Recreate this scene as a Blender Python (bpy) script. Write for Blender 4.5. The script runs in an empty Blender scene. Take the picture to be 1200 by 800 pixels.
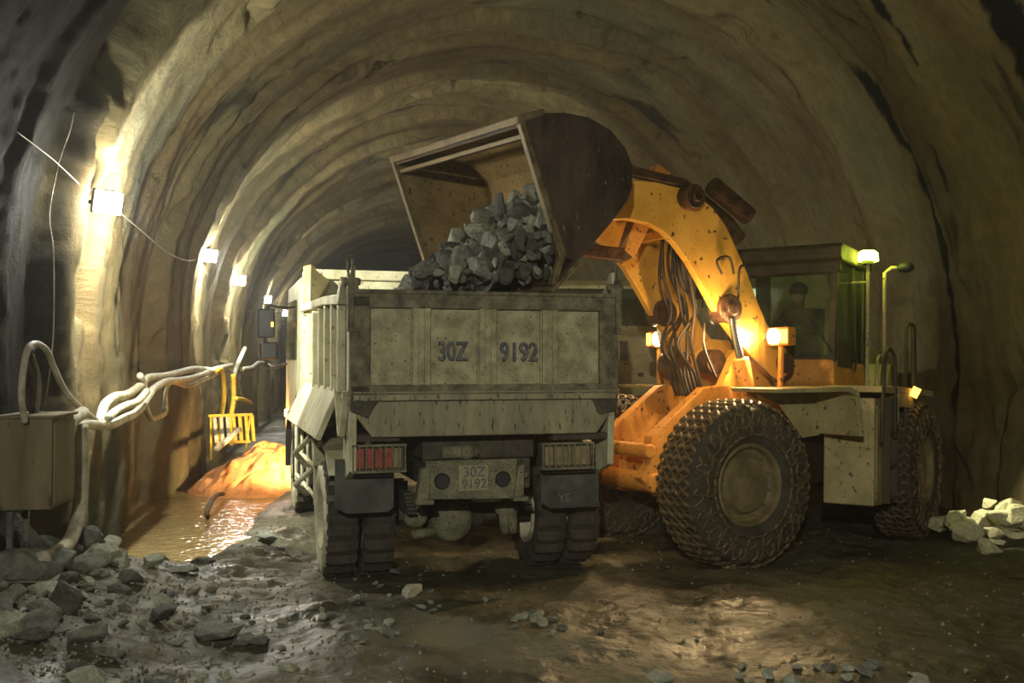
import bpy, bmesh, math, random
import numpy as np
from mathutils import Matrix, Vector, Euler
PI = math.pi
scn = bpy.context.scene
col = scn.collection
rnd = random.Random(7)
nrs = np.random.RandomState(11)

# ------------------------------------------------------------------ materials
def srgb(r, g, b):
    f = lambda c: ((c/255)/12.92 if c/255 <= .04045 else (((c/255)+.055)/1.055)**2.4)
    return (f(r), f(g), f(b), 1)

def mat(name, c1, c2, scale=4, rough=.7, rough2=None, metal=0, bump=.2, bscale=40, specks=None, speck_amt=.6,
        stretch=(1, 1, 1), coord='Object', detail=6, bdist=.01):
    m = bpy.data.materials.new(name); m.use_nodes = True
    nt = m.node_tree; N = nt.nodes; L = nt.links; b = N['Principled BSDF']
    tc = N.new('ShaderNodeTexCoord'); mp = N.new('ShaderNodeMapping'); mp.inputs['Scale'].default_value = stretch
    L.new(tc.outputs[coord], mp.inputs[0])
    n1 = N.new('ShaderNodeTexNoise'); n1.inputs['Scale'].default_value = scale; n1.inputs['Detail'].default_value = detail
    n1.inputs['Roughness'].default_value = .65
    L.new(mp.outputs[0], n1.inputs[0])
    r = N.new('ShaderNodeValToRGB'); r.color_ramp.elements[0].position = .36; r.color_ramp.elements[1].position = .66
    r.color_ramp.elements[0].color = c1; r.color_ramp.elements[1].color = c2
    L.new(n1.outputs[0], r.inputs[0]); out = r.outputs[0]
    if specks:
        n3 = N.new('ShaderNodeTexNoise'); n3.inputs['Scale'].default_value = scale*7; n3.inputs['Detail'].default_value = 4
        L.new(mp.outputs[0], n3.inputs[0])
        r3 = N.new('ShaderNodeValToRGB'); r3.color_ramp.elements[0].position = speck_amt; r3.color_ramp.elements[1].position = speck_amt+.06
        L.new(n3.outputs[0], r3.inputs[0])
        mx = N.new('ShaderNodeMix'); mx.data_type = 'RGBA'
        L.new(r3.outputs[0], mx.inputs[0]); L.new(out, mx.inputs[6]); mx.inputs[7].default_value = specks; out = mx.outputs[2]
    L.new(out, b.inputs['Base Color'])
    b.inputs['Metallic'].default_value = metal
    if rough2 is None: b.inputs['Roughness'].default_value = rough
    else:
        mr = N.new('ShaderNodeMapRange'); mr.inputs[1].default_value = .35; mr.inputs[2].default_value = .65
        mr.inputs[3].default_value = rough; mr.inputs[4].default_value = rough2
        L.new(n1.outputs[0], mr.inputs[0]); L.new(mr.outputs[0], b.inputs['Roughness'])
    if bump:
        n2 = N.new('ShaderNodeTexNoise'); n2.inputs['Scale'].default_value = bscale; n2.inputs['Detail'].default_value = 8
        L.new(mp.outputs[0], n2.inputs[0])
        bp = N.new('ShaderNodeBump'); bp.inputs['Strength'].default_value = bump; bp.inputs['Distance'].default_value = bdist
        L.new(n2.outputs[0], bp.inputs['Height']); L.new(bp.outputs[0], b.inputs['Normal'])
    return m

def emit(name, c, s):
    m = bpy.data.materials.new(name); m.use_nodes = True
    b = m.node_tree.nodes['Principled BSDF']
    b.inputs['Base Color'].default_value = c; b.inputs['Emission Color'].default_value = c; b.inputs['Emission Strength'].default_value = s
    return m

def glass(name, tint, gl=.12):
    m = bpy.data.materials.new(name); m.use_nodes = True
    nt = m.node_tree; N = nt.nodes; L = nt.links
    N.remove(N['Principled BSDF'])
    t = N.new('ShaderNodeBsdfTransparent'); t.inputs[0].default_value = tint
    g = N.new('ShaderNodeBsdfGlossy'); g.inputs['Roughness'].default_value = .08
    d = N.new('ShaderNodeBsdfDiffuse'); d.inputs[0].default_value = srgb(140, 150, 112)
    n = N.new('ShaderNodeTexNoise'); n.inputs['Scale'].default_value = 3
    lw = N.new('ShaderNodeLayerWeight'); lw.inputs[0].default_value = .3
    mx = N.new('ShaderNodeMixShader'); mx2 = N.new('ShaderNodeMixShader')
    mr = N.new('ShaderNodeMapRange'); mr.inputs[1].default_value = .4; mr.inputs[2].default_value = .9; mr.inputs[3].default_value = gl*.4; mr.inputs[4].default_value = gl*2.2
    L.new(n.outputs[0], mr.inputs[0])
    L.new(mr.outputs[0], mx2.inputs[0]); L.new(t.outputs[0], mx2.inputs[1]); L.new(d.outputs[0], mx2.inputs[2])
    L.new(lw.outputs['Fresnel'], mx.inputs[0]); L.new(mx2.outputs[0], mx.inputs[1]); L.new(g.outputs[0], mx.inputs[2])
    L.new(mx.outputs[0], N['Material Output'].inputs[0])
    return m

M = {}
M['cream'] = mat('cream_paint', srgb(158, 152, 118), srgb(206, 202, 170), 3, .55, .75, bump=.15, bscale=60, specks=srgb(120, 104, 74), speck_amt=.64)
M['panel'] = mat('gate_paint', srgb(122, 116, 86), srgb(178, 171, 135), 6, .55, .75, bump=.3, bscale=50, specks=srgb(92, 76, 50), speck_amt=.62)
M['frame'] = mat('muddy_frame', srgb(62, 58, 44), srgb(132, 126, 98), 9, .7, .9, bump=.5, bscale=50, specks=srgb(64, 58, 44), speck_amt=.64)
M['beam'] = mat('beam_paint', srgb(112, 106, 84), srgb(160, 154, 122), 5, .7, .9, bump=.4, bscale=40, specks=srgb(70, 62, 46), speck_amt=.6, stretch=(1, 1, .25))
M['mudmetal'] = mat('mud_metal', srgb(46, 42, 34), srgb(86, 80, 64), 7, .7, .95, bump=.7, bscale=30)
M['bumper'] = mat('bumper_paint', srgb(96, 94, 72), srgb(134, 132, 104), 9, .7, .9, bump=.5, bscale=60, specks=srgb(56, 52, 40), speck_amt=.58)
M['rubber'] = mat('dusty_rubber', srgb(40, 37, 31), srgb(74, 69, 56), 6, .8, .95, bump=.5, bscale=30)
M['flap'] = mat('mudflap_rubber', srgb(40, 42, 40), srgb(90, 92, 82), 4, .6, .9, bump=.4, bscale=25)
M['black'] = mat('black_plastic', srgb(20, 20, 19), srgb(38, 37, 34), 8, .45, .7, bump=.2)
M['red'] = mat('red_lens', srgb(120, 40, 26), srgb(168, 66, 44), 12, .35, .6, bump=.2)
M['amber'] = mat('dusty_lens', srgb(112, 96, 66), srgb(150, 132, 96), 12, .5, .8, bump=.2)
M['ink'] = mat('stencil_ink', srgb(58, 62, 80), srgb(118, 116, 110), 30, .8, bump=.1)
M['plate'] = mat('plate_paint', srgb(128, 126, 94), srgb(158, 154, 118), 20, .6, .8, bump=.3)
M['yellow'] = mat('loader_yellow', srgb(206, 150, 52), srgb(232, 176, 74), 2.2, .4, .65, bump=.15, bscale=30, specks=srgb(80, 56, 26), speck_amt=.64)
M['orange'] = mat('loader_orange', srgb(186, 122, 44), srgb(216, 152, 64), 3, .5, .7, bump=.25, bscale=30, specks=srgb(70, 48, 26), speck_amt=.62)
M['palehood'] = mat('loader_cream', srgb(150, 136, 92), srgb(186, 172, 124), 3, .6, .8, bump=.2, specks=srgb(90, 74, 48), speck_amt=.62)
M['bucket_out'] = mat('worn_bucket_steel', srgb(40, 30, 24), srgb(82, 66, 52), 2.5, .5, .8, metal=.25, bump=.5, bscale=18, specks=srgb(128, 116, 96), speck_amt=.66, stretch=(1, 1.6, .6))
M['bucket_in'] = mat('bucket_inner_paint', srgb(112, 90, 52), srgb(150, 124, 74), 3, .6, .8, bump=.4, bscale=20, specks=srgb(70, 56, 36), speck_amt=.6)
M['edge'] = mat('scraped_steel', srgb(88, 74, 52), srgb(138, 120, 86), 9, .4, .7, metal=.3, bump=.4)
M['chrome'] = mat('chrome', srgb(220, 220, 220), srgb(240, 240, 240), 3, .18, metal=1, bump=0)
M['pin'] = mat('greasy_steel', srgb(52, 36, 26), srgb(104, 72, 48), 10, .4, .7, metal=.4, bump=.5)
M['chain'] = mat('chain_steel', srgb(74, 62, 44), srgb(122, 104, 76), 14, .4, .65, metal=.3, bump=.3)
M['rim_dull'] = mat('dusty_rim', srgb(92, 80, 52), srgb(134, 118, 80), 5, .6, .85, bump=.4)
M['rim_cream'] = mat('cream_rim', srgb(150, 146, 116), srgb(206, 202, 172), 9, .6, .8, bump=.5, stretch=(1, .4, 1))
M['hose'] = mat('muddy_white_hose', srgb(150, 142, 118), srgb(212, 206, 184), 7, .5, .8, bump=.4, bscale=50)
M['hose_dark'] = mat('grey_hose', srgb(76, 72, 62), srgb(128, 122, 106), 7, .6, .8, bump=.4)
M['hose_yellow'] = mat('yellow_hose', srgb(190, 150, 30), srgb(226, 190, 60), 7, .5, .8, bump=.3)
M['blackhose'] = mat('black_hydraulic_hose', srgb(34, 26, 18), srgb(70, 54, 36), 9, .5, .8, bump=.3)
M['plywood'] = mat('plywood', srgb(104, 92, 66), srgb(142, 128, 96), 3, .8, .95, bump=.3, stretch=(1, 1, .2), specks=srgb(66, 56, 40), speck_amt=.64)
M['driver'] = mat('dark_workwear', srgb(48, 34, 22), srgb(72, 52, 34), 12, .9, bump=.3)
M['skin'] = mat('skin', srgb(120, 84, 60), srgb(142, 102, 74), 12, .6, bump=.05)
M['seat'] = mat('seat_fabric', srgb(26, 24, 22), srgb(44, 40, 36), 12, .9, bump=.2)
M['cabdark'] = mat('cab_frame_paint', srgb(48, 42, 28), srgb(80, 70, 46), 5, .6, .8, bump=.2)
M['glass'] = glass('cab_glass', (.80, .92, .74, 1), .2)
M['truckglass'] = glass('truck_glass', (.25, .3, .28, 1))
M['gl_lamp'] = emit('floodlight_lens', (1, 1, .93, 1), 260)
M['gl_head'] = emit('headlight_lens', (1, .80, .42, 1), 90)
M['gl_beacon'] = emit('beacon_lens', (.85, 1, .08, 1), 16)
M['gl_marker'] = emit('marker_lens', (1, .5, .08, 1), 3)
M['gl_warm'] = emit('warm_lens', (1, .6, .2, 1), 20)
ROCKS = [mat('rock_grey', srgb(88, 90, 82), srgb(134, 136, 122), 3, .8, .95, bump=.8, bscale=14, bdist=.02),
         mat('rock_dark', srgb(56, 56, 50), srgb(96, 96, 86), 4, .75, .95, bump=.8, bscale=14, bdist=.02),
         mat('rock_pale', srgb(130, 132, 116), srgb(172, 172, 150), 4, .8, .95, bump=.7, bscale=14, bdist=.02)]
M['gravel'] = mat('gravel_grey', srgb(96, 92, 74), srgb(150, 146, 124), 2, .8, .95, bump=0)
M['mound'] = mat('orange_clay', srgb(150, 92, 40), srgb(204, 140, 74), 3, .6, .8, bump=.7, bscale=9, specks=srgb(120, 74, 36), speck_amt=.62, bdist=.03)
M['limerock'] = mat('limestone_rubble', srgb(170, 164, 122), srgb(206, 200, 160), 5, .8, .95, bump=.7, bscale=12, bdist=.02)

def wet_floor():
    m = mat('tunnel_mud', srgb(50, 48, 35), srgb(90, 87, 65), .9, .32, .85, bump=.9, bscale=9, specks=srgb(118, 112, 90), speck_amt=.66, detail=10, bdist=.04)
    return m
M['mud'] = wet_floor()
def water():
    m = bpy.data.materials.new('muddy_water'); m.use_nodes = True
    nt = m.node_tree; b = nt.nodes['Principled BSDF']
    b.inputs['Base Color'].default_value = srgb(118, 102, 70); b.inputs['Roughness'].default_value = .06
    b.inputs['IOR'].default_value = 1.33
    tc = nt.nodes.new('ShaderNodeTexCoord'); n = nt.nodes.new('ShaderNodeTexNoise'); n.inputs['Scale'].default_value = 7
    n.inputs['Detail'].default_value = 3
    bp = nt.nodes.new('ShaderNodeBump'); bp.inputs['Strength'].default_value = .8; bp.inputs['Distance'].default_value = .04
    nt.links.new(tc.outputs['Object'], n.inputs[0]); nt.links.new(n.outputs[0], bp.inputs['Height']); nt.links.new(bp.outputs[0], b.inputs['Normal'])
    return m
M['water'] = water()

# shotcrete: UV = (distance along tunnel, arc length); streaks follow the arch
def shotcrete():
    m = bpy.data.materials.new('shotcrete'); m.use_nodes = True
    nt = m.node_tree; N = nt.nodes; L = nt.links; b = N['Principled BSDF']
    uv = N.new('ShaderNodeUVMap'); uv.uv_map = 'arc'
    def noise(scale, stretch, detail=8, rough=.6):
        mp = N.new('ShaderNodeMapping'); mp.inputs['Scale'].default_value = stretch; L.new(uv.outputs[0], mp.inputs[0])
        n = N.new('ShaderNodeTexNoise'); n.inputs['Scale'].default_value = scale; n.inputs['Detail'].default_value = detail
        n.inputs['Roughness'].default_value = rough
        L.new(mp.outputs[0], n.inputs[0]); return n.outputs[0]
    def ramp(x, stops):
        r = N.new('ShaderNodeValToRGB'); L.new(x, r.inputs[0])
        e = r.color_ramp.elements
        while len(e) < len(stops): e.new(.5)
        for i, (p, c) in enumerate(stops): e[i].position = p; e[i].color = c
        return r.outputs[0]
    def mix(f, a, c, blend='MIX'):
        x = N.new('ShaderNodeMix'); x.data_type = 'RGBA'; x.blend_type = blend
        for s, v in ((0, f), (6, a), (7, c)):
            if hasattr(v, 'links'): L.new(v, x.inputs[s])
            else: x.inputs[s].default_value = v
        return x.outputs[2]
    W, K = (1, 1, 1, 1), (0, 0, 0, 1)
    base = ramp(noise(.8, (1, .3, 1)), [(.3, srgb(100, 80, 52)), (.5, srgb(128, 111, 75)), (.7, srgb(152, 139, 98))])
    fine = ramp(noise(9, (1, .5, 1), 10), [(.3, (.72, .72, .72, 1)), (.7, (1.12, 1.12, 1.12, 1))])
    c = mix(1.0, base, fine, 'MULTIPLY')
    st = ramp(noise(1.5, (1, .16, 1), 6), [(.60, K), (.66, W)])            # dark damp streaks along the rings
    c = mix(st, c, srgb(66, 58, 44))
    gr = ramp(noise(.5, (1, .5, 1), 3), [(.5, K), (.7, (.55, .55, .55, 1))])
    c = mix(gr, c, srgb(96, 104, 82))
    pc = ramp(noise(1.7, (1, .35, 1), 5), [(.72, K), (.74, W)])
    c = mix(pc, c, srgb(44, 40, 33))
    at = N.new('ShaderNodeAttribute'); at.attribute_name = 'stain_shade'; at.attribute_type = 'GEOMETRY'
    c = mix(at.outputs['Fac'], c, srgb(30, 29, 25))  # near-black for rock stains and for painted shade on the near left wall
    at2 = N.new('ShaderNodeAttribute'); at2.attribute_name = 'bare_shade'; at2.attribute_type = 'GEOMETRY'
    c = mix(at2.outputs['Fac'], c, srgb(92, 92, 78))
    L.new(c, b.inputs['Base Color'])
    b.inputs['Roughness'].default_value = .85; b.inputs['Specular IOR Level'].default_value = .18
    bp = N.new('ShaderNodeBump'); bp.inputs['Strength'].default_value = 1; bp.inputs['Distance'].default_value = .11
    L.new(noise(11, (1, .7, 1), 12, .78), bp.inputs['Height'])
    L.new(bp.outputs[0], b.inputs['Normal'])
    return m
M['shotcrete'] = shotcrete()

# ------------------------------------------------------------------ mesh helpers
class B:
    def __init__(s, X=None): s.V = []; s.F = []; s.X = X or Matrix()
    def add(s, V, F, X=None):
        n = len(s.V); T = s.X @ (X or Matrix())
        s.V += [tuple(T @ Vector(v)) for v in V]; s.F += [tuple(i+n for i in f) for f in F]
    def box(s, c, d, rot=(0, 0, 0)):
        x, y, z = (k/2 for k in d)
        V = [(-x,-y,-z),(x,-y,-z),(x,y,-z),(-x,y,-z),(-x,-y,z),(x,-y,z),(x,y,z),(-x,y,z)]
        F = [(0,3,2,1),(4,5,6,7),(0,1,5,4),(1,2,6,5),(2,3,7,6),(3,0,4,7)]
        s.add(V, F, Matrix.Translation(c) @ Euler(rot).to_matrix().to_4x4())
    def bb(s, x0, x1, y0, y1, z0, z1): s.box(((x0+x1)/2, (y0+y1)/2, (z0+z1)/2), (abs(x1-x0), abs(y1-y0), abs(z1-z0)))
    def prism(s, P, x0, x1, skew=0):                 # polygon in (y, z) swept along x
        n = len(P)
        V = [(x0, y, z+skew*x0) for y, z in P]+[(x1, y, z+skew*x1) for y, z in P]
        F = [tuple(range(n-1, -1, -1)), tuple(range(n, 2*n))]+[(i, (i+1) % n, n+(i+1) % n, n+i) for i in range(n)]
        s.add(V, F)
    def prismy(s, P, y0, y1):                        # polygon in (x, z) swept along y
        n = len(P)
        V = [(x, y0, z) for x, z in P]+[(x, y1, z) for x, z in P]
        F = [tuple(range(n)), tuple(range(2*n-1, n-1, -1))]+[((i+1) % n, i, n+i, n+(i+1) % n) for i in range(n)]
        s.add(V, F)
    def tube(s, pts, r, n=8, closed=False):
        pts = [Vector(p) for p in pts]; m = len(pts)
        rr = r if isinstance(r, (list, tuple)) else [r]*m
        V = []; up = Vector((0, 0, 1)); prev = None
        for i, p in enumerate(pts):
            if closed: t = pts[(i+1) % m]-pts[i-1]
            else: t = pts[min(i+1, m-1)]-pts[max(i-1, 0)]
            t.normalize()
            if prev is None: a = t.cross(up if abs(t.z) < .95 else Vector((1, 0, 0)))
            else: a = prev-t*prev.dot(t)
            a.normalize(); prev = a; b = t.cross(a)
            for k in range(n):
                w = 2*PI*k/n; V.append(tuple(p+(a*math.cos(w)+b*math.sin(w))*rr[i]))
        F = []
        for i in range(m if closed else m-1):
            j = (i+1) % m
            for k in range(n): F.append((i*n+k, i*n+(k+1) % n, j*n+(k+1) % n, j*n+k))
        if not closed: F += [tuple(range(n-1, -1, -1)), tuple((m-1)*n+k for k in range(n))]
        s.add(V, F)
    def cyl(s, p0, p1, r, r1=None, n=20): s.tube([p0, p1], [r, r if r1 is None else r1], n)
    def lathe(s, prof, n=48, X=None, jag=None):      # prof (radius, x) about the X axis
        V = []; F = []; m = len(prof)
        for k in range(n):
            w = 2*PI*k/n
            for i, (r, x) in enumerate(prof):
                q = r if jag is None else r+jag(i, k)
                V.append((x, q*math.cos(w), q*math.sin(w)))
        for k in range(n):
            for i in range(m-1): F.append((k*m+i, k*m+i+1, ((k+1) % n)*m+i+1, ((k+1) % n)*m+i))
        s.add(V, F, X)
    def sphere(s, c, r, n=14, sc=(1, 1, 1)):
        V = []; F = []
        for i in range(n+1):
            a = PI*i/n
            for k in range(2*n):
                w = PI*k/n; V.append((c[0]+r*sc[0]*math.sin(a)*math.cos(w), c[1]+r*sc[1]*math.sin(a)*math.sin(w), c[2]+r*sc[2]*math.cos(a)))
        for i in range(n):
            for k in range(2*n): F.append((i*2*n+k, (i+1)*2*n+k, (i+1)*2*n+(k+1) % (2*n), i*2*n+(k+1) % (2*n)))
        s.add(V, F)
    def build(s, name, m, parent=None, bevel=0, smooth=False, seg=2):
        me = bpy.data.meshes.new(name); me.from_pydata(s.V, [], s.F); me.materials.append(m)
        bm = bmesh.new(); bm.from_mesh(me); bmesh.ops.remove_doubles(bm, verts=bm.verts, dist=1e-5)
        bmesh.ops.recalc_face_normals(bm, faces=bm.faces); bm.to_mesh(me); bm.free()
        o = bpy.data.objects.new(name, me); col.objects.link(o); o.parent = parent
        if smooth:
            me.polygons.foreach_set('use_smooth', [True]*len(me.polygons))
            if smooth == 'auto': me.set_sharp_from_angle(angle=math.radians(35))
        if bevel:
            b = o.modifiers.new('bevel', 'BEVEL'); b.width = bevel; b.segments = seg; b.limit_method = 'ANGLE'; b.harden_normals = False
        return o

def root(name, loc, rz=0, label=None, cat=None, group=None):
    o = bpy.data.objects.new(name, None); col.objects.link(o); o.location = loc; o.rotation_euler = (0, 0, rz)
    o.empty_display_size = .2
    return tag(o, label, cat, group)
def tag(o, label=None, cat=None, group=None, kind=None):
    for k, v in (('label', label), ('category', cat), ('group', group), ('kind', kind)):
        if v: o[k] = v
    return o
def smoothpath(P, n=6):
    P = [Vector(p) for p in P]; out = []
    for i in range(len(P)-1):
        a, b, c, d = P[max(i-1, 0)], P[i], P[i+1], P[min(i+2, len(P)-1)]
        for k in range(n):
            t = k/n
            out.append(.5*((2*b)+(c-a)*t+(2*a-5*b+4*c-d)*t*t+(3*b-a-3*c+d)*t**3))
    out.append(P[-1]); return out
def text(s, size, name, m, parent, loc, rot, ext=.002, sx=1):
    cu = bpy.data.curves.new(name, 'FONT'); cu.body = s; cu.size = size; cu.extrude = ext; cu.align_x = 'CENTER'; cu.align_y = 'CENTER'
    cu.offset = size*.012
    t = bpy.data.objects.new('tmp', cu); col.objects.link(t)
    dg = bpy.context.evaluated_depsgraph_get(); me = bpy.data.meshes.new_from_object(t.evaluated_get(dg)); bpy.data.objects.remove(t)
    me.materials.clear(); me.materials.append(m)
    o = bpy.data.objects.new(name, me); col.objects.link(o); o.parent = parent; o.location = loc; o.rotation_euler = rot; o.scale = (sx, 1, 1)
    return o
def light(kind, name, parent, loc, energy, color, rot=None, size=.1, cone=None, blend=.5, target=None):
    l = bpy.data.lights.new(name, kind); l.energy = energy; l.color = color
    if kind in ('POINT', 'SPOT'): l.shadow_soft_size = size
    if kind == 'SPOT': l.spot_size = math.radians(cone); l.spot_blend = blend
    o = bpy.data.objects.new(name, l); col.objects.link(o); o.parent = parent; o.location = loc
    if target is not None:
        o.rotation_euler = (Vector(target)-Vector(loc)).to_track_quat('-Z', 'Y').to_euler()
    elif rot: o.rotation_euler = rot
    return o

# ------------------------------------------------------------------ numpy noise
def vnoise(x, y, seed=0):
    r = np.random.RandomState(seed); T = r.rand(256, 256)
    xi = np.floor(x).astype(int); yi = np.floor(y).astype(int); fx = x-xi; fy = y-yi
    fx = fx*fx*(3-2*fx); fy = fy*fy*(3-2*fy)
    g = lambda a, b: T[a % 256, b % 256]
    return (g(xi, yi)*(1-fx)+g(xi+1, yi)*fx)*(1-fy)+(g(xi, yi+1)*(1-fx)+g(xi+1, yi+1)*fx)*fy
def fbm(x, y, seed=0, o=5):
    s = 0; a = .5; t = 0
    for i in range(o): s = s+a*vnoise(x*2**i, y*2**i, seed+i); t += a; a *= .5
    return s/t-.5
def sstep(a, b, x):
    t = np.clip((x-a)/(b-a), 0, 1); return t*t*(3-2*t)

def grid_mesh(name, P, nu, nv, m, kind='structure', attrs=None, uv=None, smooth=True, parent=None, flip=False, keep=None):
    me = bpy.data.meshes.new(name)
    idx = np.arange(nu*nv).reshape(nu, nv)
    q = np.stack([idx[:-1, :-1], idx[1:, :-1], idx[1:, 1:], idx[:-1, 1:]], -1).reshape(-1, 4)
    if flip: q = q[:, ::-1]
    if keep is not None: q = q[keep.reshape(-1)[q].all(1)]
    me.vertices.add(nu*nv); me.vertices.foreach_set('co', P.reshape(-1).astype(np.float32))
    me.loops.add(q.size); me.loops.foreach_set('vertex_index', q.reshape(-1).astype(np.int32))
    me.polygons.add(len(q)); me.polygons.foreach_set('loop_start', np.arange(0, q.size, 4, dtype=np.int32))
    me.polygons.foreach_set('loop_total', np.full(len(q), 4, dtype=np.int32))
    me.update(calc_edges=True)
    if uv is not None:
        u = me.uv_layers.new(name='arc'); u.data.foreach_set('uv', uv.reshape(-1, 2)[q.reshape(-1)].reshape(-1).astype(np.float32))
    for k, a in (attrs or {}).items():
        at = me.attributes.new(k, 'FLOAT', 'POINT'); at.data.foreach_set('value', a.reshape(-1).astype(np.float32))
    me.polygons.foreach_set('use_smooth', [smooth]*len(q))
    me.materials.append(m); me.validate()
    o = bpy.data.objects.new(name, me); col.objects.link(o); o.parent = parent
    if kind: o['kind'] = kind
    return o

# ------------------------------------------------------------------ tunnel shell
# tunnel frame: axis leans 9.1 deg to the left of the view; u across, s along, z up
TY = math.atan(.16); TX = 2.86
cT, sT = math.cos(TY), math.sin(TY)
R0, ZS = 5.55, 2.35
def t2w(u, s): return (TX+u*cT-s*sT, u*sT+s*cT)
def ribs(s, t, lst, soft=.16):
    out = 0
    for a, b, h in lst: out = out+h*sstep(a-soft, a+soft, s)*(1-sstep(b-soft, b+soft, s))
    return out
ARC_L = ZS+.8; ARC = PI*R0; TOT = ARC_L*2+ARC
def shell_disp(s, t):
    left = 1-sstep(ARC_L+1.0, ARC_L+6.5, t)                      # 1 on the left wall, 0 past the shoulder
    top = sstep(ARC_L+1, ARC_L+6, t)*(1-sstep(ARC_L+ARC-5.5, ARC_L+ARC-.5, t))
    wob = fbm(s*.25, t*.8, 31, 5)*1.3+fbm(s*.1, t*.22, 38, 3)*.9
    sw = s+wob*(.35+.25*left)
    d = ribs(sw, t, [(-2, 8.6, .16), (10.7, 13.5, .34), (16.0, 20.6, .30), (23.6, 27.5, .26), (30, 32.5, .24), (35, 37.5, .22), (41, 43, .2)], .13)*(.25+.75*left)
    d = d+ribs(s+wob*.3, t, [(11.6, 12.0, .10), (12.5, 12.9, .07), (17.5, 17.9, .08), (19, 19.3, .07), (14.4, 14.75, .09), (15.2, 15.4, .05), (9.6, 9.8, .06)], .1)*left
    rings = [(9.6, 10.1, .09), (12.9, 13.3, .07), (14.7, 15.15, .12), (17.4, 17.75, .12), (18.6, 19.0, .10), (20.7, 21.1, .13), (22.2, 22.6, .1), (23.9, 24.3, .13),
             (25.6, 26, .12), (27.4, 27.8, .13), (29.2, 29.6, .12), (31, 31.4, .12), (33, 33.4, .12), (35, 35.5, .12), (37, 37.4, .12), (39.2, 39.6, .12), (42, 42.5, .12)]
    d = d+ribs(s+wob*.45, t, rings, .1)*(.35+1.25*(1-left))*(.5+1.2*(fbm(s*.3, t*.35, 77, 3)+.5))
    d = d+fbm(s*.55, t*.22, 3, 5)*.34+fbm(s*1.6, t*.35, 9, 5)*.15+fbm(s*4, t*2.0, 15, 4)*.05
    d = d-.26*left+fbm(s*7, t*5, 16, 4)*(.03+.03*left)
    n = fbm(s*.9, t*.16, 21, 5); d = d-.16*(1-sstep(.0, .05, np.abs(n)))*(fbm(s*.5, t*.5, 5, 3) > .02)   # cracks between the sprayed layers
    return d
def shell_part(name, t0, t1, nt_):
    S = np.concatenate([np.arange(-4, 6, .2), np.arange(6, 30, .055), np.arange(30, 62, .2)])
    T = np.linspace(t0, t1, nt_)
    s, t = np.meshgrid(S, T, indexing='ij')
    a = np.clip((t-ARC_L)/R0, 0, PI)
    u = -R0*np.cos(a); z = ZS+R0*np.sin(a)
    z = np.where(t < ARC_L, t-.8, z); z = np.where(t > ARC_L+ARC, ZS-(t-ARC_L-ARC), z)
    d = shell_disp(s, t)
    un = -np.cos(a); zn = np.sin(a)
    u = u-un*d; z = z-zn*d
    X = TX+u*cT-s*sT; Y = u*sT+s*cT
    P = np.stack([X, Y, z], -1)
    # exposed dark rock band on the right shoulder, and dark rock in the recess before the first rib with its shade painted in
    tr = t-(ARC_L+ARC)
    c0 = 13.55+.25*fbm(s*.0, t*1.3, 44, 4)+.08*np.maximum(0, -tr-2.2)**1.5
    wd = .13+.13*fbm(s*0, t*1.8, 48, 4)
    st = (1-sstep(wd*.8, wd*1.1, np.abs(s-c0+.25*fbm(s*3, t*2.5, 49, 4))))*(1-sstep(.9, 1.5, tr))*sstep(-4.3, -3.9, tr)
    for (sc, tc, ls, lt) in ((12.2, -4.9, .10, .75), (11.2, -5.2, .09, .6), (13.3, -5.6, .1, .35), (12.9, -2.3, .05, .35), (10.6, -3.8, .25, 1.6), (15.0, -4.4, .08, .35), (13.6, -7.4, .14, .8), (12.3, -4.0, .04, .3)):
        q = ((s-sc-.12*(tr-tc))/ls)**2+((tr-tc)/lt)**2+1.3*fbm(s*4, t*4, 50, 4)
        st = np.maximum(st, 1-sstep(.7, 1.05, q))
    bare_shade = (sstep(8.3, 8.7, s+fbm(s*.2, t*.9, 60, 4)*.8)*(1-sstep(10.5, 10.8, s+fbm(s*.3, t*1.2, 61, 4)*.6)))*(1-sstep(ARC_L+2.5, ARC_L+6, t))
    st = np.maximum(st, bare_shade*.95); near = (1-sstep(8.9, 9.4, s+fbm(s*.2, t*.9, 66, 4)*.8))*(1-sstep(ARC_L+1.5, ARC_L+5, t)); st = np.maximum(st, near*.9)  # unlit recess and near wall darkened, their shade put into the colour mask
    gre = (ribs(s+fbm(s*.25, t*.8, 31, 5)*.8, t, [(10.7, 13.5, 1)], .2)*sstep(.35, .6, fbm(s*1.2, t*.3, 63, 4)+.5))*(1-sstep(ARC_L+1, ARC_L+5, t))
    o = grid_mesh(name, P, len(S), nt_, M['shotcrete'], uv=np.stack([s, t], -1), attrs={'stain_shade': st, 'bare_shade': gre})
    return o
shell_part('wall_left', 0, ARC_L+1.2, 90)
shell_part('ceiling', ARC_L+1.2, ARC_L+ARC-1.2, 300)
shell_part('wall_right', ARC_L+ARC-1.2, TOT, 90)
# far working face of rock and the near end behind the viewer's back
fx = B(); P = [(-R0*math.cos(PI*k/30)*1.02, ZS+R0*1.02*math.sin(PI*k/30)) for k in range(31)]+[(5.8, -.6), (-5.8, -.6)]
V = [(*t2w(u, 58+1.2*math.sin(u*1.7+z*1.3)), z) for u, z in P]+[(*t2w(0, 57), 3)]
fx.add(V, [(i, (i+1) % 33, 33) for i in range(33)]); fx.build('wall_far', ROCKS[1])['kind'] = 'structure'

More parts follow.
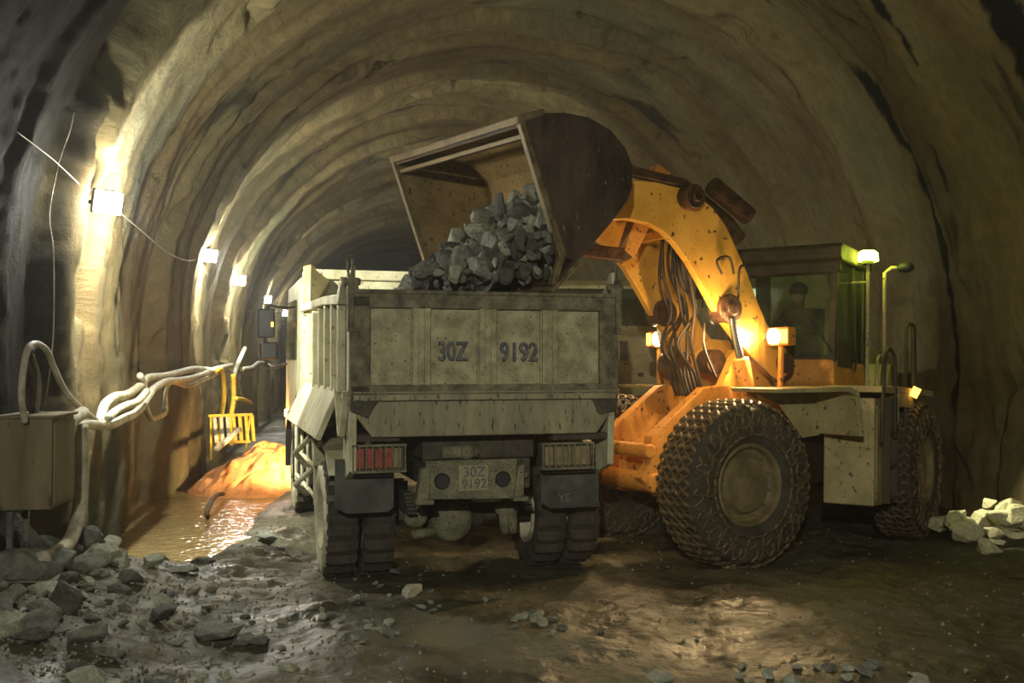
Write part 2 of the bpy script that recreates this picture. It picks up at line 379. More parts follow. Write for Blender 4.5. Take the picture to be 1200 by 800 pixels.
# ------------------------------------------------------------------ floor
def floor_h(x, y):
    wl = -2.76-.16*y                                               # left wall line
    h = .10*fbm(x*.45+9, y*.45, 101, 4)+.12*fbm(x*1.7, y*1.7, 104, 5)+.06*fbm(x*6, y*6, 108, 5)+.16*np.exp(-((x+2.55)/.45)**2-((y-10.6)/1.3)**2)*(.6+fbm(x*3, y*3, 111, 4)*2)
    h = h+.03*np.abs(fbm(x*3.1, y*3.1, 120, 3))
    # spoil bank at the near left, water channel farther along the wall
    bank = (1-sstep(.1, 2.0, x-wl))*(1-sstep(8.8, 10.2, y)); h = h+.38*bank
    edge = -3.05-.10*(y-10)+.35*fbm(y*.8, y*.0+3, 130, 3)-.12*np.maximum(0, y-14)
    chan = (1-sstep(-.25, .45, x-edge))*sstep(9.5, 10.3, y)*(1-sstep(21, 25, y)); h = h-.17*chan
    # ruts
    for x0, k in ((-2.2, .12), (-.4, .10), (1.5, .08), (3.2, .06)):
        xr = x0+.25*np.sin(y*.5+x0)+.05*y*k; h = h-.045*np.exp(-((x-xr)/.22)**2)*(1-sstep(11, 13, y))*(.5+fbm(x*1, y*1, 140, 3)*2)
    h = h-.13*sstep(2.4, 4.2, x)*sstep(8.5, 11.5, y)
    return h
ys = np.concatenate([np.arange(-3, 5.4, .3), np.arange(5.4, 13, .032), np.arange(13, 24, .08), np.arange(24, 60, .4)])
xs = np.concatenate([np.arange(-14, -6, .25), np.arange(-6, 6.5, .034), np.arange(6.5, 10, .25)])
gx, gy = np.meshgrid(xs, ys, indexing='ij')
gz = floor_h(gx, gy)
gz = np.where(gz > .8, .8, gz)
def flat(cx, cy, r, z):                                            # press the ground down to what stands on it
    global gz
    w = 1-sstep(r*.55, r, np.hypot(gx-cx, gy-cy)); gz = gz*(1-w)+z*w
TR = Vector((-.2, 8.64, 0)); TA = math.radians(16.6)
LS = 1.045; LR = Vector((1.65*LS, 10.77*LS, 1.95*(1-LS))); LA = math.radians(120)
def tw(x, y): return (TR.x+x*math.cos(TA)-y*math.sin(TA), TR.y+x*math.sin(TA)+y*math.cos(TA))
def lw(x, y):
    x *= LS; y *= LS
    return (LR.x+x*math.cos(LA)-y*math.sin(LA), LR.y+x*math.sin(LA)+y*math.cos(LA))
MR = Matrix.Translation((0, -1.35, 0)) @ Matrix.Rotation(math.radians(25), 4, 'Z') @ Matrix.Rotation(math.radians(3.2), 4, 'X')
LM = Matrix.Translation(LR) @ Matrix.Rotation(LA, 4, 'Z') @ Matrix.Scale(LS, 4)
def lwr(x, y): v = MR @ Vector((x, y, 0)); return lw(v.x, v.y)
for x in (-1.1, -.78, .78, 1.1): flat(*tw(x, 1.15), .45, .0)
for x in (-1.03, 1.03): flat(*tw(x, 5.35), .4, .0)
for x in (-1.0, 1.0): flat(*lw(x, 0), .8, -.085)
for x in (-1.08, 1.08): flat(*lwr(x, -1.62), .8, -.19)
grid_mesh('floor', np.stack([gx, gy, gz], -1), len(xs), len(ys), M['mud'])
wx, wy = np.meshgrid(np.linspace(-8.5, -2.3, 40), np.linspace(9.4, 26, 80), indexing='ij')
wt = grid_mesh('puddle', np.stack([wx, wy, np.full_like(wx, -.062)], -1), 40, 80, M['water'], kind='stuff')
tag(wt, 'shallow muddy water lying along the foot of the lit wall', 'puddle')

# ------------------------------------------------------------------ rocks
def rock_mesh(i, m, slab=1.0, npts=15):
    r = random.Random(500+i); bm = bmesh.new()
    for _ in range(npts):
        v = Vector((r.gauss(0, 1), r.gauss(0, 1), r.gauss(0, 1))).normalized()*r.uniform(.78, 1.0)
        bm.verts.new((v.x, v.y*r.uniform(.8, 1), v.z*slab))
    g = bmesh.ops.convex_hull(bm, input=bm.verts)
    for v in [v for v in bm.verts if not v.link_faces]: bm.verts.remove(v)
    bmesh.ops.bevel(bm, geom=list(bm.edges), offset=.05, segments=1, affect='EDGES')
    bmesh.ops.triangulate(bm, faces=bm.faces)
    bmesh.ops.subdivide_edges(bm, edges=bm.edges, cuts=1)
    for v in bm.verts: v.co += Vector((r.uniform(-1, 1), r.uniform(-1, 1), r.uniform(-1, 1)))*.022
    me = bpy.data.meshes.new('rock'); bm.to_mesh(me); bm.free(); me.materials.append(m)
    return me
RM = {k: [rock_mesh(k*20+i, ROCKS[k], slab=(.75 if i % 2 else .5), npts=13+i % 6) for i in range(8)] for k in range(3)}
LIME = [rock_mesh(90+i, M['limerock'], .7) for i in range(5)]
def rock(x, y, z, sx, sy=None, sz=None, k=0, rot=None, name='rock', label=None, group=None, me=None):
    me = me or rnd.choice(RM[k])
    o = bpy.data.objects.new(name, me); col.objects.link(o); o.location = (x, y, z)
    o.scale = (sx, sy or sx*rnd.uniform(.75, 1.1), sz or sx*rnd.uniform(.7, 1))
    o.rotation_euler = rot or (rnd.uniform(-.5, .5), rnd.uniform(-.5, .5), rnd.uniform(0, 6.3))
    return tag(o, label, 'rock', group)
def fh(x, y): return float(floor_h(np.array([x]), np.array([y]))[0])

# named individual rocks on the floor
named = [
 (-3.62, 7.62, .27, .24, 0, 'boulder', 'big rounded grey boulder at the left edge of the floor'),
 (-4.02, 8.45, .28, .30, 1, 'boulder', 'large dark boulder heaped below the plywood box'),
 (-3.72, 8.95, .22, .22, 1, 'rock', 'dark angular rock just under the bent end of the thick pipe'),
 (-3.42, 8.72, .26, .15, 2, 'rock', 'pale leaning slab at the right end of the rock bank by the puddle'),
 (-3.38, 8.2, .24, .15, 0, 'rock', 'long grey block lying in front of the pale leaning slab'),
 (-3.30, 7.38, .18, .11, 2, 'rock', 'pale squarish rock right of the big rounded boulder'),
 (-3.10, 6.32, .22, .17, 2, 'boulder', 'pale boulder cut by the bottom left corner of the photo'),
 (-3.34, 9.75, .10, .08, 1, 'rock', 'small dark rock sitting in the near end of the puddle'),
 (-2.90, 9.05, .19, .08, 0, 'rock', 'flat grey rock in the mud just before the puddle'),
 (-2.84, 9.5, .14, .06, 1, 'rock', 'low dark rock beside white scraps at the puddle shore'),
 (-2.12, 7.40, .27, .12, 0, 'boulder', 'half buried grey boulder in the open mud, broad and low'),
 (-1.80, 7.30, .16, .06, 1, 'rock', 'dark flat wedge of rock touching the half buried boulder'),
 (-2.88, 10.6, .18, .09, 1, 'rock', 'dark rock on the mud ridge between puddle and truck'),
 (-2.45, 10.5, .18, .11, 1, 'rock', 'dark rock on the mud ridge nearer the truck wheel'),
 (-2.62, 11.1, .20, .12, 0, 'rock', 'grey rock behind the dark rocks on the mud ridge'),
 (.92, 6.4, .11, .06, 2, 'rock', 'smooth pale stone at the bottom edge right of the centre'),
 (-1.42, 6.55, .09, .05, 2, 'rock', 'small pale stone alone in the mud below the half buried boulder'),
 (-.84, 8.65, .16, .07, 2, 'rock', 'pale flat rock in front of the left twin tyres'),
]
for x, y, s, sz, k, nm, lb in named:
    rock(x, y, fh(x, y)+sz*.35, s, s*.8, sz*1.15, k, (rnd.uniform(-.2, .2), rnd.uniform(-.25, .25), rnd.uniform(0, 6)), nm, lb)
for i in range(62):                                                # the bank of broken rock at the left
    y = rnd.uniform(6.0, 9.2); wl = -2.76-.16*y; x = wl+.15+abs(rnd.gauss(0, .62)); s = rnd.uniform(.05, .17)*(1.25-.3*(x-wl))
    s = max(s, .04)
    rock(x, y, fh(x, y)+s*.35, s*1.15, k=rnd.choice((0, 0, 1, 2)), label='broken grey rock in the bank piled along the near left wall', group='rocks in the left bank')
for (cx, cy, n, r, sm, lb, gp) in (
    (-.96, 7.50, 18, .17, .045, 'small pale stone of the cluster in the mud below the bumper', 'stones in the left mud cluster'),
    (.22, 7.60, 14, .17, .05, 'small pale stone of the cluster in the mud right of the centre', 'stones in the middle mud cluster'),
    (1.98, 6.42, 16, .25, .06, 'small grey stone of the cluster at the bottom edge below the chained wheel', 'stones in the bottom right cluster'),
    (-1.0, 8.75, 12, .5, .045, 'small stone lying in the mud before the left twin tyres', 'stones before the twin tyres'),
    (-2.7, 7.6, 70, .75, .05, 'small stone scattered between the rock bank and the open mud', 'stones beside the rock bank')):
    for i in range(n):
        x = cx+rnd.gauss(0, r); y = cy+rnd.gauss(0, r*.8); s = sm*rnd.uniform(.5, 1.3)
        rock(x, y, fh(x, y)+s*.3, s*1.2, k=rnd.choice((0, 2, 2)), name='stone', label=lb, group=gp)
for i in range(34):                                                # pale pile by the right wall
    x = rnd.uniform(5.15, 6.7); y = 12.1+rnd.gauss(0, .28); s = rnd.uniform(.10, .24); hp = .42*math.exp(-((x-5.75)/.5)**2)*rnd.random()**.5*math.exp(-((y-12.1)/.5)**2)
    rock(x, y, fh(x, y)+s*.35+hp, s, name='limestone_block', label='bright pale rock in the pile by the right wall behind the loader', group='pale rocks by the right wall', me=rnd.choice(LIME))
# gravel and crumbs: one mass nobody could count
def gravel():
    V = []; F = []; oc = [(1,0,0),(-1,0,0),(0,1,0),(0,-1,0),(0,0,1),(0,0,-1)]
    of = [(0,2,4),(2,1,4),(1,3,4),(3,0,4),(2,0,5),(1,2,5),(3,1,5),(0,3,5)]
    for i in range(2600):
        y = 5.9+rnd.random()**1.4*7; wl = -2.76-.16*y
        x = wl+.1+(abs(rnd.gauss(0, 1.3)) if rnd.random() < .75 else rnd.uniform(0, 9))
        if x > 5: continue
        s = rnd.uniform(.006, .018)*(1.5 if rnd.random() < .1 else 1)
        z = fh(x, y) if False else 0
        n = len(V); a = Euler((rnd.uniform(0, 6), rnd.uniform(0, 6), rnd.uniform(0, 6))).to_matrix()
        V += [(Vector((x, y, 0)), a @ Vector((c[0]*s*rnd.uniform(.7, 1.4), c[1]*s*rnd.uniform(.7, 1.3), c[2]*s*rnd.uniform(.5, 1)))) for c in oc]
        F += [tuple(n+k for k in f) for f in of]
    c = np.array([v[0][:] for v in V]); d = np.array([v[1][:] for v in V])
    c[:, 2] = floor_h(c[:, 0], c[:, 1])+.004
    b = B(); b.V = [tuple(p) for p in (c+d)]; b.F = F
    me = bpy.data.meshes.new('gravel'); me.from_pydata(b.V, [], b.F); me.materials.append(M['gravel'])
    o = bpy.data.objects.new('gravel', me); col.objects.link(o)
    tag(o, 'loose grey gravel and crumbs strewn over the tunnel mud', 'gravel', kind='stuff')
gravel()
# clay mound lit warm at the foot of the left wall
u, v = np.meshgrid(np.linspace(-1, 1, 90), np.linspace(-1, 1, 70), indexing='ij')
r2 = np.sqrt(u*u+v*v); hh = np.clip(1-r2**1.7, -.2, 1)*.72
mxp = -3.85+u*1.3; myp = 16.6+v*1.35+.2*u
hh = hh*(1+.35*fbm(u*2+5, v*2+5, 201, 4))+.16*np.abs(fbm(u*3, v*3, 205, 4))*(r2 < 1)-.1
hh = hh+.22*fbm(u*5, v*5, 230, 4)*(r2 < .95)-.2*(1-sstep(0, .05, np.abs(fbm(u*2.5+3, v*2.5, 209, 3))))*(r2 < .85)
mo = grid_mesh('clay_mound', np.stack([mxp, myp, hh], -1), 90, 70, M['mound'], kind=None)
tag(mo, 'low cracked orange clay mound glowing in warm light beside the puddle', 'mound')

# ------------------------------------------------------------------ left wall fittings
def wl_x(y, off): return -2.76-.16*y+off
def hose(name, off, pts, r, m, label, cat='hose', group=None, var=0):
    P = [(wl_x(y, off+var*math.sin(i*1.7)), y, z) for i, (y, z) in enumerate(pts)]
    b = B(); b.tube(smoothpath(P, 7), r, 10); return tag(b.build(name, m, smooth=True), label, cat, group)
hose('looped_cable', .30, [(7.81, 1.50), (7.72, 1.69), (7.75, 1.89), (7.87, 2.06), (8.08, 2.1), (8.36, 2.05), (8.56, 1.91), (8.95, 1.69), (9.53, 1.51), (10.18, 1.36), (10.43, 1.32)], .026, M['hose'], 'thin white cable arching from the plywood box down to the hose bundle', 'cable')
hose('looped_cable', .25, [(8.2, 1.50), (8.31, 1.69), (8.28, 1.85), (8.14, 1.98), (8.05, 2.07)], .024, M['hose_dark'], 'grey cable dropping behind the right side of the plywood box', 'cable')
hose('looped_cable', .22, [(8.23, 1.52), (8.27, 1.74), (8.22, 1.9), (8.19, 2.04), (8.37, 2.1)], .022, M['hose_dark'], 'short grey cable inside the loop above the plywood box', 'cable')
hose('air_hose', .24, [(10.44, 1.35), (10.61, 1.51), (11.07, 1.58), (11.7, 1.59), (12.4, 1.67), (12.92, 1.76), (14.1, 1.77), (15.15, 1.8), (16.8, 1.85), (18.86, 1.82), (21.06, 1.83), (23.13, 1.56), (24.24, 1.14)], .05, M['hose'], 'thick white hose on top of the bundle strung along the lit wall')
hose('air_hose', .34, [(9.04, 1.36), (9.44, 1.38), (10.43, 1.32), (11.13, 1.35), (11.79, 1.39), (12.42, 1.54), (12.79, 1.63), (13.67, 1.7), (15.05, 1.7), (16.74, 1.74), (18.85, 1.84), (21.27, 1.9)], .048, M['hose'], 'thick white hose sagging lowest in the bundle from the box to the yellow tray')
hose('air_hose', .42, [(10.02, 1.41), (10.31, 1.46), (10.85, 1.5), (11.4, 1.52), (11.92, 1.62)], .042, M['hose'], 'short hose piece in the middle of the bundle nearest the box')
hose('air_hose', .26, [(12.3, 1.8), (12.56, 1.67), (12.67, 1.42), (13.0, 1.25), (13.46, 1.24), (14.01, 1.29), (14.0, 1.57), (14.53, 1.68), (16.06, 1.59), (17.64, 1.66), (19.56, 1.75), (20.89, 1.83)], .04, M['hose'], 'white hose that drops in a square hanging loop below the bundle')
hose('air_hose', .38, [(8.73, 1.35), (8.84, 1.45), (9.2, 1.5)], .06, M['hose'], 'cut white hose end poking up behind the plywood box')
hose('water_pipe', .42, [(8.98, 1.40), (9.02, 1.16), (9.03, 0.94), (8.95, 0.65), (8.69, 0.46), (8.24, 0.42), (7.87, 0.45)], .062, M['hose'], 'thick pale pipe hanging beside the plywood box and curving into the rocks', 'pipe')
hose('water_pipe', .1, [(7.45, 2.3), (7.38, 1.4), (7.35, .9), (7.6, .5), (7.9, .25)], .07, M['hose_dark'], 'dark pipe running down the wall at the far left of the box', 'pipe')
hose('air_hose', .40, [(18.3, 1.80), (19.2, 1.80), (19.5, 1.3), (18.9, .8), (18.6, .45)], .045, M['hose_yellow'], 'yellow hose hanging left of the others above the slatted tray')
hose('air_hose', .45, [(20.6, 1.72), (20.7, 1.2), (20.2, .81), (20.3, .32)], .05, M['hose_yellow'], 'yellow hose hanging straight down right of the slatted tray')
hose('air_hose', .30, [(21.4, 1.35), (22.6, 1.85), (24.4, 2.3)], .05, M['hose'], 'short white hose slanting up the wall behind the yellow hoses')
hose('air_hose', .30, [(23.6, 1.81), (26.06, 1.82), (28.46, 1.95), (31.37, 1.87), (34.95, 1.69), (36.21, 1.35)], .06, M['hose'], 'white hose continuing along the wall towards the far end')
hose('yellow_pole', .62, [(19.5, 1.27), (21.0, 1.2), (22.6, 1.06)], .04, M['hose_yellow'], 'short yellow pole lying across the hanging hoses', 'pole')
hose('timber_pole', .85, [(14.95, .70), (18.03, .78)], .045, M['hose'], 'pale pole leaning flat below the yellow slatted tray', 'pole')
hose('lamp_wire', .20, [(7.86, 3.73), (8.46, 3.72), (9.0, 3.7), (10.0, 3.62)], .005, M['hose'], 'thin supply wire reaching the nearest floodlight from the left', 'wire')
hose('lamp_wire', .30, [(10.05, 3.6), (12.08, 3.52), (13.99, 3.45), (16.0, 3.55), (18.2, 3.92)], .006, M['hose'], 'thin wire slung between the nearest and the second floodlight', 'wire')
hose('hanging_cord', .12, [(9.9, 5.3), (9.6, 4.32), (9.34, 3.79), (9.17, 3.29), (9.06, 2.9), (9.01, 2.14), (9.0, 1.5)], .006, M['hose'], 'thin knotted cord hanging down the dark recess before the first floodlight', 'cord', var=.05)
hose('black_hose', .95, [(14.9, .05), (14.2, .12), (13.6, .10), (13.2, .02), (13.3, -.04)], .03, M['blackhose'], 'thin dark hose arching out of the clay mound into the puddle')
# tray of slats
t = root('slatted_tray', (wl_x(18.0, .72), 18.0, .60), math.radians(35), 'yellow slatted tray standing against the wall under the hanging hoses', 'tray')
t.scale = (.68,)*3
b = B(); b.bb(-.62, .55, -.04, .04, .60, .67); b.build('top_rail', M['hose_yellow'], t, .01)
b = B(); b.bb(-.42, .50, -.03, .03, -.1, -.03); b.build('bottom_rail', M['hose_yellow'], t, .01)
for i in range(7):
    b = B(); x = -.50+i*.165; b.prismy([(x, .62), (x+.09, .62), (x+.15, -.06), (x+.06, -.06)], -.02, .02); b.build('slat', M['hose_yellow'] if i > 2 else M['hose'], t, .004)
b = B(); b.cyl((-.55, 0, .64), (-.45, .25, -.5), .03); b.cyl((.5, 0, .64), (.45, .25, -.5), .03); b.build('leg', M['hose_yellow'], t)
# plywood box on the wall
by = 8.15; t = root('switch_box', (wl_x(by, .34), by, .82), TY, 'weathered plywood box fixed to the near left wall beside the thick pipe', 'box'); t.scale = (.86, .9, .95)
b = B(); b.bb(-.30, .16, -.30, .42, 0, .74); b.build('case', M['plywood'], t, .012)
b = B(); b.bb(.16, .18, -.26, .38, .04, .70); b.build('door', M['plywood'], t, .006)
b = B(); b.bb(-.33, .19, -.33, .45, .74, .765); b.build('lid', M['plywood'], t, .006)
for yy in (-.2, .25):
    b = B(); b.bb(-.25, -.2, yy, yy+.05, -.5, 0); b.build('bracket', M['hose_dark'], t, .006)

def floodlight(y, z, off, en, label, vis=True):
    x = wl_x(y, off); t = root('floodlight', (x, y, z), TY, label, 'floodlight', 'floodlights along the left wall')
    b = B(); b.tube([(-.5, .0, .0), (-.05, 0, 0)], .02, 8); b.build('bracket', M['black'], t)
    b = B(); b.box((.012, -.012, 0), (.05, .30, .24), (0, math.radians(12), -.8)); b.build('housing', M['black'], t, .015)
    b = B(); b.box((.043, -.044, -.012), (.02, .27, .21), (0, math.radians(12), -.8)); b.build('lens', M['gl_lamp'], t, .005)
    if vis: light('SPOT', 'floodlight_beam', t, (.16, .02, -.03), en*1.2, (1, 1, .84), size=.07, cone=178, blend=.2, target=(-.05, 1.0, -.12))
    light('POINT', 'floodlight_glow', t, (.16, -.10, -.03), en*(.12 if vis else 1), (1, .99, .82), size=.07)
    return t
floodlight(9.98, 3.52, .38, 900, 'nearest blazing white floodlight on the left wall')
floodlight(17.9, 3.83, .30, 750, 'second white floodlight along the left wall, halfway to the truck cab')
floodlight(22.9, 3.80, .30, 600, 'third white floodlight, just right of the second on the left wall')
floodlight(30.6, 3.85, .30, 500, 'farthest visible floodlight beside the truck mirrors')
floodlight(-2.3, 3.9, 1.7, 1650, 'unseen fill floodlight added behind the viewer', False)  # fill lamp added out of view, hung clear of the wall
floodlight(38, 3.8, .4, 260, 'floodlight deep in the tunnel hidden by the truck')

# ------------------------------------------------------------------ wheels
def tyre(R, w, rin, n=64, lug=.02, lugs=None, Xc=0):
    b = B(); h = w/2
    prof = [(rin, -h*.72), (rin+.05, -h*.9), ((R+rin)/2, -h), (R*.93, -h*.96), (R*.985, -h*.82), (R, -h*.45), (R, 0), (R, h*.45), (R*.985, h*.82), (R*.93, h*.96), ((R+rin)/2, h), (rin+.05, h*.9), (rin, h*.72)]
    def jag(i, k): return (-lug if ((k+(1 if i % 2 else 0)) % 4 < 2) and 3 <= i <= 9 else 0)
    b.lathe(prof, n, Matrix.Translation((Xc, 0, 0)), jag if lug else None); return b
def truck_wheel(parent, x, y, side, rimm, dish):
    Rr = .53; t = tyre(Rr, .29, .29, 88, .034)
    t.V = [(a, b_, c) for a, b_, c in t.V]
    o = t.build('wheel', M['rubber'], parent, smooth='auto'); o.location = (x, y, Rr)
    b = B(); s = side
    b.lathe([(.30, -.13*s), (.305, .135*s), (.275, .145*s), (.265, .10*s), (.24, dish*s), (.15, (dish+.02)*s), (.14, (dish+.05)*s), (.09, (dish+.06)*s), (.085, (dish+.12)*s), (.0, (dish+.13)*s)], 40)
    for k in range(10):
        w = 2*PI*k/10; p = Vector(((dish+.03)*s, .19*math.cos(w), .19*math.sin(w))); b.cyl(p, p+Vector((.03*s, 0, 0)), .014, n=6)
    r = b.build('rim', rimm, o, smooth='auto')
    if side < 0 and abs(x) > 1:
        m_ = B(); m_.lathe([(.29, -.135), (.33, -.152), (.41, -.158), (.47, -.150), (.495, -.13), (.47, -.146), (.41, -.15), (.33, -.146)], 72, None, lambda i, k: .012*math.sin(k*7.3)+.008*math.sin(k*3.1+i)); m_.build('dried_mud', rimm, o, smooth=True)
    return o

# ------------------------------------------------------------------ dump truck (x right, y towards its cab, origin below the tailgate)
T = root('dump_truck', TR, TA, 'cream dump truck seen from behind, muddy tailgate numbered 30Z 9192', 'truck')
gz0, gz1 = 1.66, 2.55
# tailgate
b = B(); b.bb(-1.10, 1.10, .02, .05, gz0+.06, gz1-.1); tg = b.build('tailgate', M['panel'], T, .004)
b = B()
b.bb(-1.16, 1.16, -.03, .06, gz1-.15, gz1-.02); b.bb(-1.17, 1.17, -.045, .04, gz1-.035, gz1); b.bb(-1.17, 1.17, -.02, .0, gz1-.11, gz1-.075)
b.bb(-1.16, 1.16, -.03, .06, gz0+.01, gz0+.11)
b.build('gate_rail', M['frame'], tg, .01)
for x, w in ((-.575, .075), (-.005, .075), (.545, .07)):
    b = B(); b.prismy([(x-w-.015, gz0+.09), (x-w, gz0+.09), (x-w, gz1-.14), (x-w-.015, gz1-.14)], -.01, .02)
    b.bb(x-w, x-w*.35, -.025, .02, gz0+.09, gz1-.14); b.bb(x+w*.35, x+w, -.025, .02, gz0+.09, gz1-.14); b.bb(x-w*.4, x+w*.4, -.012, .02, gz0+.09, gz1-.14)
    b.build('gate_post', M['panel'], tg, .006)
for s in (-1, 1):
    b = B(); b.bb(s*1.0, s*1.17, -.03, .05, gz0+.02, gz1-.05); b.build('gate_post', M['frame'], tg, .01)
    b = B()                                                         # hinge horn at the corner
    b.bb(s*1.14, s*1.19, -.06, .02, gz1-.35, gz1+.12); b.prism([(-.07, gz1+.1), (-.02, gz1+.1), (-.06, gz1+.24), (-.08, gz1+.2)], s*1.145, s*1.165)
    b.prism([(.0, gz1+.1), (.04, gz1+.1), (.09, gz1+.26), (.06, gz1+.24)], s*1.165, s*1.185); b.cyl((s*1.08, -.0, gz1+.06), (s*1.22, -.0, gz1+.06), .03, n=12)
    b.bb(s*1.10, s*1.14, -.05, .05, gz1-.02, gz1+.09)
    b.build('gate_hinge', M['frame'], T, .004)
b = B(); b.bb(-1.14, 1.14, -.05, .02, gz0-.02, gz0+.03); b.bb(-1.14, 1.14, -.035, 0, gz0+.04, gz0+.055); b.build('gate_sill', M['beam'], tg, .012)
text('30Z', .225, 'plate_number', M['ink'], tg, (-.31, -.004, 2.04), (PI/2, 0, 0), .014, .70)
text('9192', .225, 'plate_number', M['ink'], tg, (.27, -.004, 2.035), (PI/2, 0, 0), .014, .76)
# bed body
b = B()
b.bb(-1.17, 1.17, .05, 4.0, 1.60, 1.66)
b.build('bed_floor', M['frame'], T, .01)
for s in (-1, 1):
    b = B(); b.prism([(.03, 1.70), (4.0, 1.66), (4.0, 2.62), (3.2, 2.55), (.35, 2.50), (.16, 2.60), (.06, 2.74), (.0, 2.74), (.0, 1.70)], s*1.12, s*1.15)
    sd = b.build('bed_side', M['cream'], T, .004)
    b = B(); b.prism([(.30, 2.44), (1.5, 2.50), (4.0, 2.55), (4.0, 2.63), (1.5, 2.58), (.36, 2.53), (.12, 2.66), (.05, 2.60)], s*1.13, s*1.23); b.build('side_rail', M['cream'], sd, .01)
    for i, y in enumerate((.42, .92, 1.45, 2.0, 2.6, 3.2, 3.8)):
        b = B(); b.prism([(y-.05, 1.70), (y+.05, 1.70), (y+.05, 2.50), (y-.05, 2.48)], s*1.15, s*1.215); b.build('side_post', M['cream'], sd, .008)
        b = B(); b.prismy([(s*1.215, 1.74), (s*1.235, 1.68), (s*1.15, 1.62), (s*1.15, 1.74)], y-.06, y+.06)
    b = B(); b.prismy([(s*1.14, 1.72), (s*1.19, 1.73), (s*1.38, 1.30), (s*1.36, 1.28), (s*1.33, 1.28)], .62, 3.9); b.build('side_skirt', M['cream'], sd, .006)
    b = B(); b.prism([(.0, 1.72), (.62, 1.72), (.62, 1.30), (.32, 1.34), (.05, 1.62)], s*1.14, s*1.17)
    b.prism([(.60, 1.74), (.66, 1.74), (.36, 1.32), (.30, 1.34)], s*1.165, s*1.22); b.prism([(.03, 1.72), (.09, 1.72), (.34, 1.36), (.29, 1.33)], s*1.165, s*1.21)
    b.build('side_gusset', M['cream'], sd, .006)
    b = B(); b.prism([(.02, 1.66), (.42, 1.60), (.46, 1.04), (.30, .98), (.06, 1.06)], s*1.10, s*1.16); b.build('fender_bracket', M['cream'], T, .008)
# bulkhead, corner wings and cab guard
b = B(); b.bb(-1.17, 1.17, 3.97, 4.03, 1.6, 2.95); b.build('bulkhead', M['cream'], T, .01)
b = B(); b.bb(-1.17, 1.17, 3.92, 4.30, 2.94, 3.06); b.bb(-1.17, 1.17, 3.90, 3.96, 2.66, 2.72); b.build('cab_guard', M['cream'], T, .015)
for s in (-1, 1):
    b = B(); b.add([(s*1.18, 3.20, 2.52), (s*1.18, 4.0, 2.50), (s*1.18, 4.05, 3.10), (s*1.10, 3.95, 3.12), (s*.86, 3.96, 2.95), (s*1.0, 3.92, 2.50)],
                   [(0, 1, 2), (0, 2, 3), (0, 3, 4, 5), (5, 4, 2, 1), (3, 2, 4), (0, 5, 1)]); b.build('corner_wing', M['palehood'], T, .004)
# load in the bed
u, v = np.meshgrid(np.linspace(-1.1, 1.1, 60), np.linspace(.08, 3.9, 100), indexing='ij')
ld = 1.70+.55*np.exp(-((u-.2)/.75)**2-((v-1.1)/.9)**2)+.3*np.abs(fbm(u*2.5+7, v*2.5, 300, 5))+.1*fbm(u*7, v*7, 305, 4)
# (kept in world space as its own heap)
ca, sa = math.cos(TA), math.sin(TA)
ldm = grid_mesh('rubble_load', np.stack([TR.x+u*ca-v*sa, TR.y+u*sa+v*ca, np.minimum(ld, 2.45)], -1), 60, 100, ROCKS[1], kind='stuff')
tag(ldm, 'fine grey spoil already lying in the bed of the truck', 'rubble')
# rear beam
b = B(); b.prismy([(-1.14, 1.66), (1.14, 1.66), (1.10, 1.50), (.98, 1.34), (-.98, 1.34), (-1.10, 1.50)], .0, .10); b.build('rear_beam', M['beam'], T, .012)
b = B(); b.prismy([(-1.16, 1.66), (-.92, 1.66), (-.99, 1.56), (-1.02, 1.5), (-1.16, 1.56)], -.03, .03); b.cyl((-1.10, -.05, 1.62), (-1.10, .05, 1.62), .04); b.build('latch', M['mudmetal'], T, .006)
b = B(); b.prismy([(.92, 1.66), (1.16, 1.66), (1.16, 1.54), (1.0, 1.50)], -.03, .03); b.cyl((1.02, -.05, 1.60), (1.02, .05, 1.60), .04); b.build('latch', M['mudmetal'], T, .006)
b = B(); b.bb(-1.16, -.74, .06, .34, 1.30, 1.36); b.build('lamp_mount', M['mudmetal'], T, .01)
b = B(); b.bb(.60, 1.14, .06, .34, 1.28, 1.34); b.build('lamp_mount', M['mudmetal'], T, .01)
# tail lamps with guards
for s, x0, x1, z0, z1 in ((-1, -1.13, -.70, 1.06, 1.27), (1, .50, .96, 1.04, 1.25)):
    b = B(); b.bb(x0, x1, .08, .20, z0, z1); tl = b.build('tail_lamp', M['mudmetal'], T, .008)
    n = 5
    for i in range(n):
        a = x0+.02+(x1-x0-.04)*i/n; c = x0+.02+(x1-x0-.04)*(i+1)/n
        red = i < 4 if s < 0 else False
        b = B(); b.bb(a+.006, c-.006, .06, .10, z0+.025, z1-.025); b.build('lens', M['red'] if red else M['amber'], tl, .004)
    b = B()
    b.bb(x0-.01, x1+.01, .035, .05, z0-.012, z0+.006); b.bb(x0-.01, x1+.01, .035, .05, z1-.006, z1+.012)
    for i in range(9): a = x0+(x1-x0)*i/8; b.bb(a-.005, a+.005, .03, .045, z0-.01, z1+.01)
    for a in (x0, x1): b.bb(a-.008, a+.008, .035, .12, z0-.01, z0+.01); b.bb(a-.008, a+.008, .035, .12, z1-.01, z1+.01)
    b.build('lamp_guard', M['bumper'], tl)
# mudflaps
for x0, x1, z0, z1 in ((-1.24, -.74, .68, 1.14), (.58, 1.13, .65, 1.05)):
    b = B(); b.prismy([(x0, z1), (x1, z1), (x1, z0+.04), (x1-.05, z0), (x0+.1, z0), (x0, z0+.05)], .34, .36); fl = b.build('mudflap', M['flap'], T, .006)
    b = B(); b.bb(x0, x1, .33, .335, z1-.03, z1); b.build('flap_strip', M['mudmetal'], fl)
    if x0 > 0: text('YE', .10, 'lettering', M['bumper'], fl, (.80, .336, .74), (PI/2, 0, 0), .001)
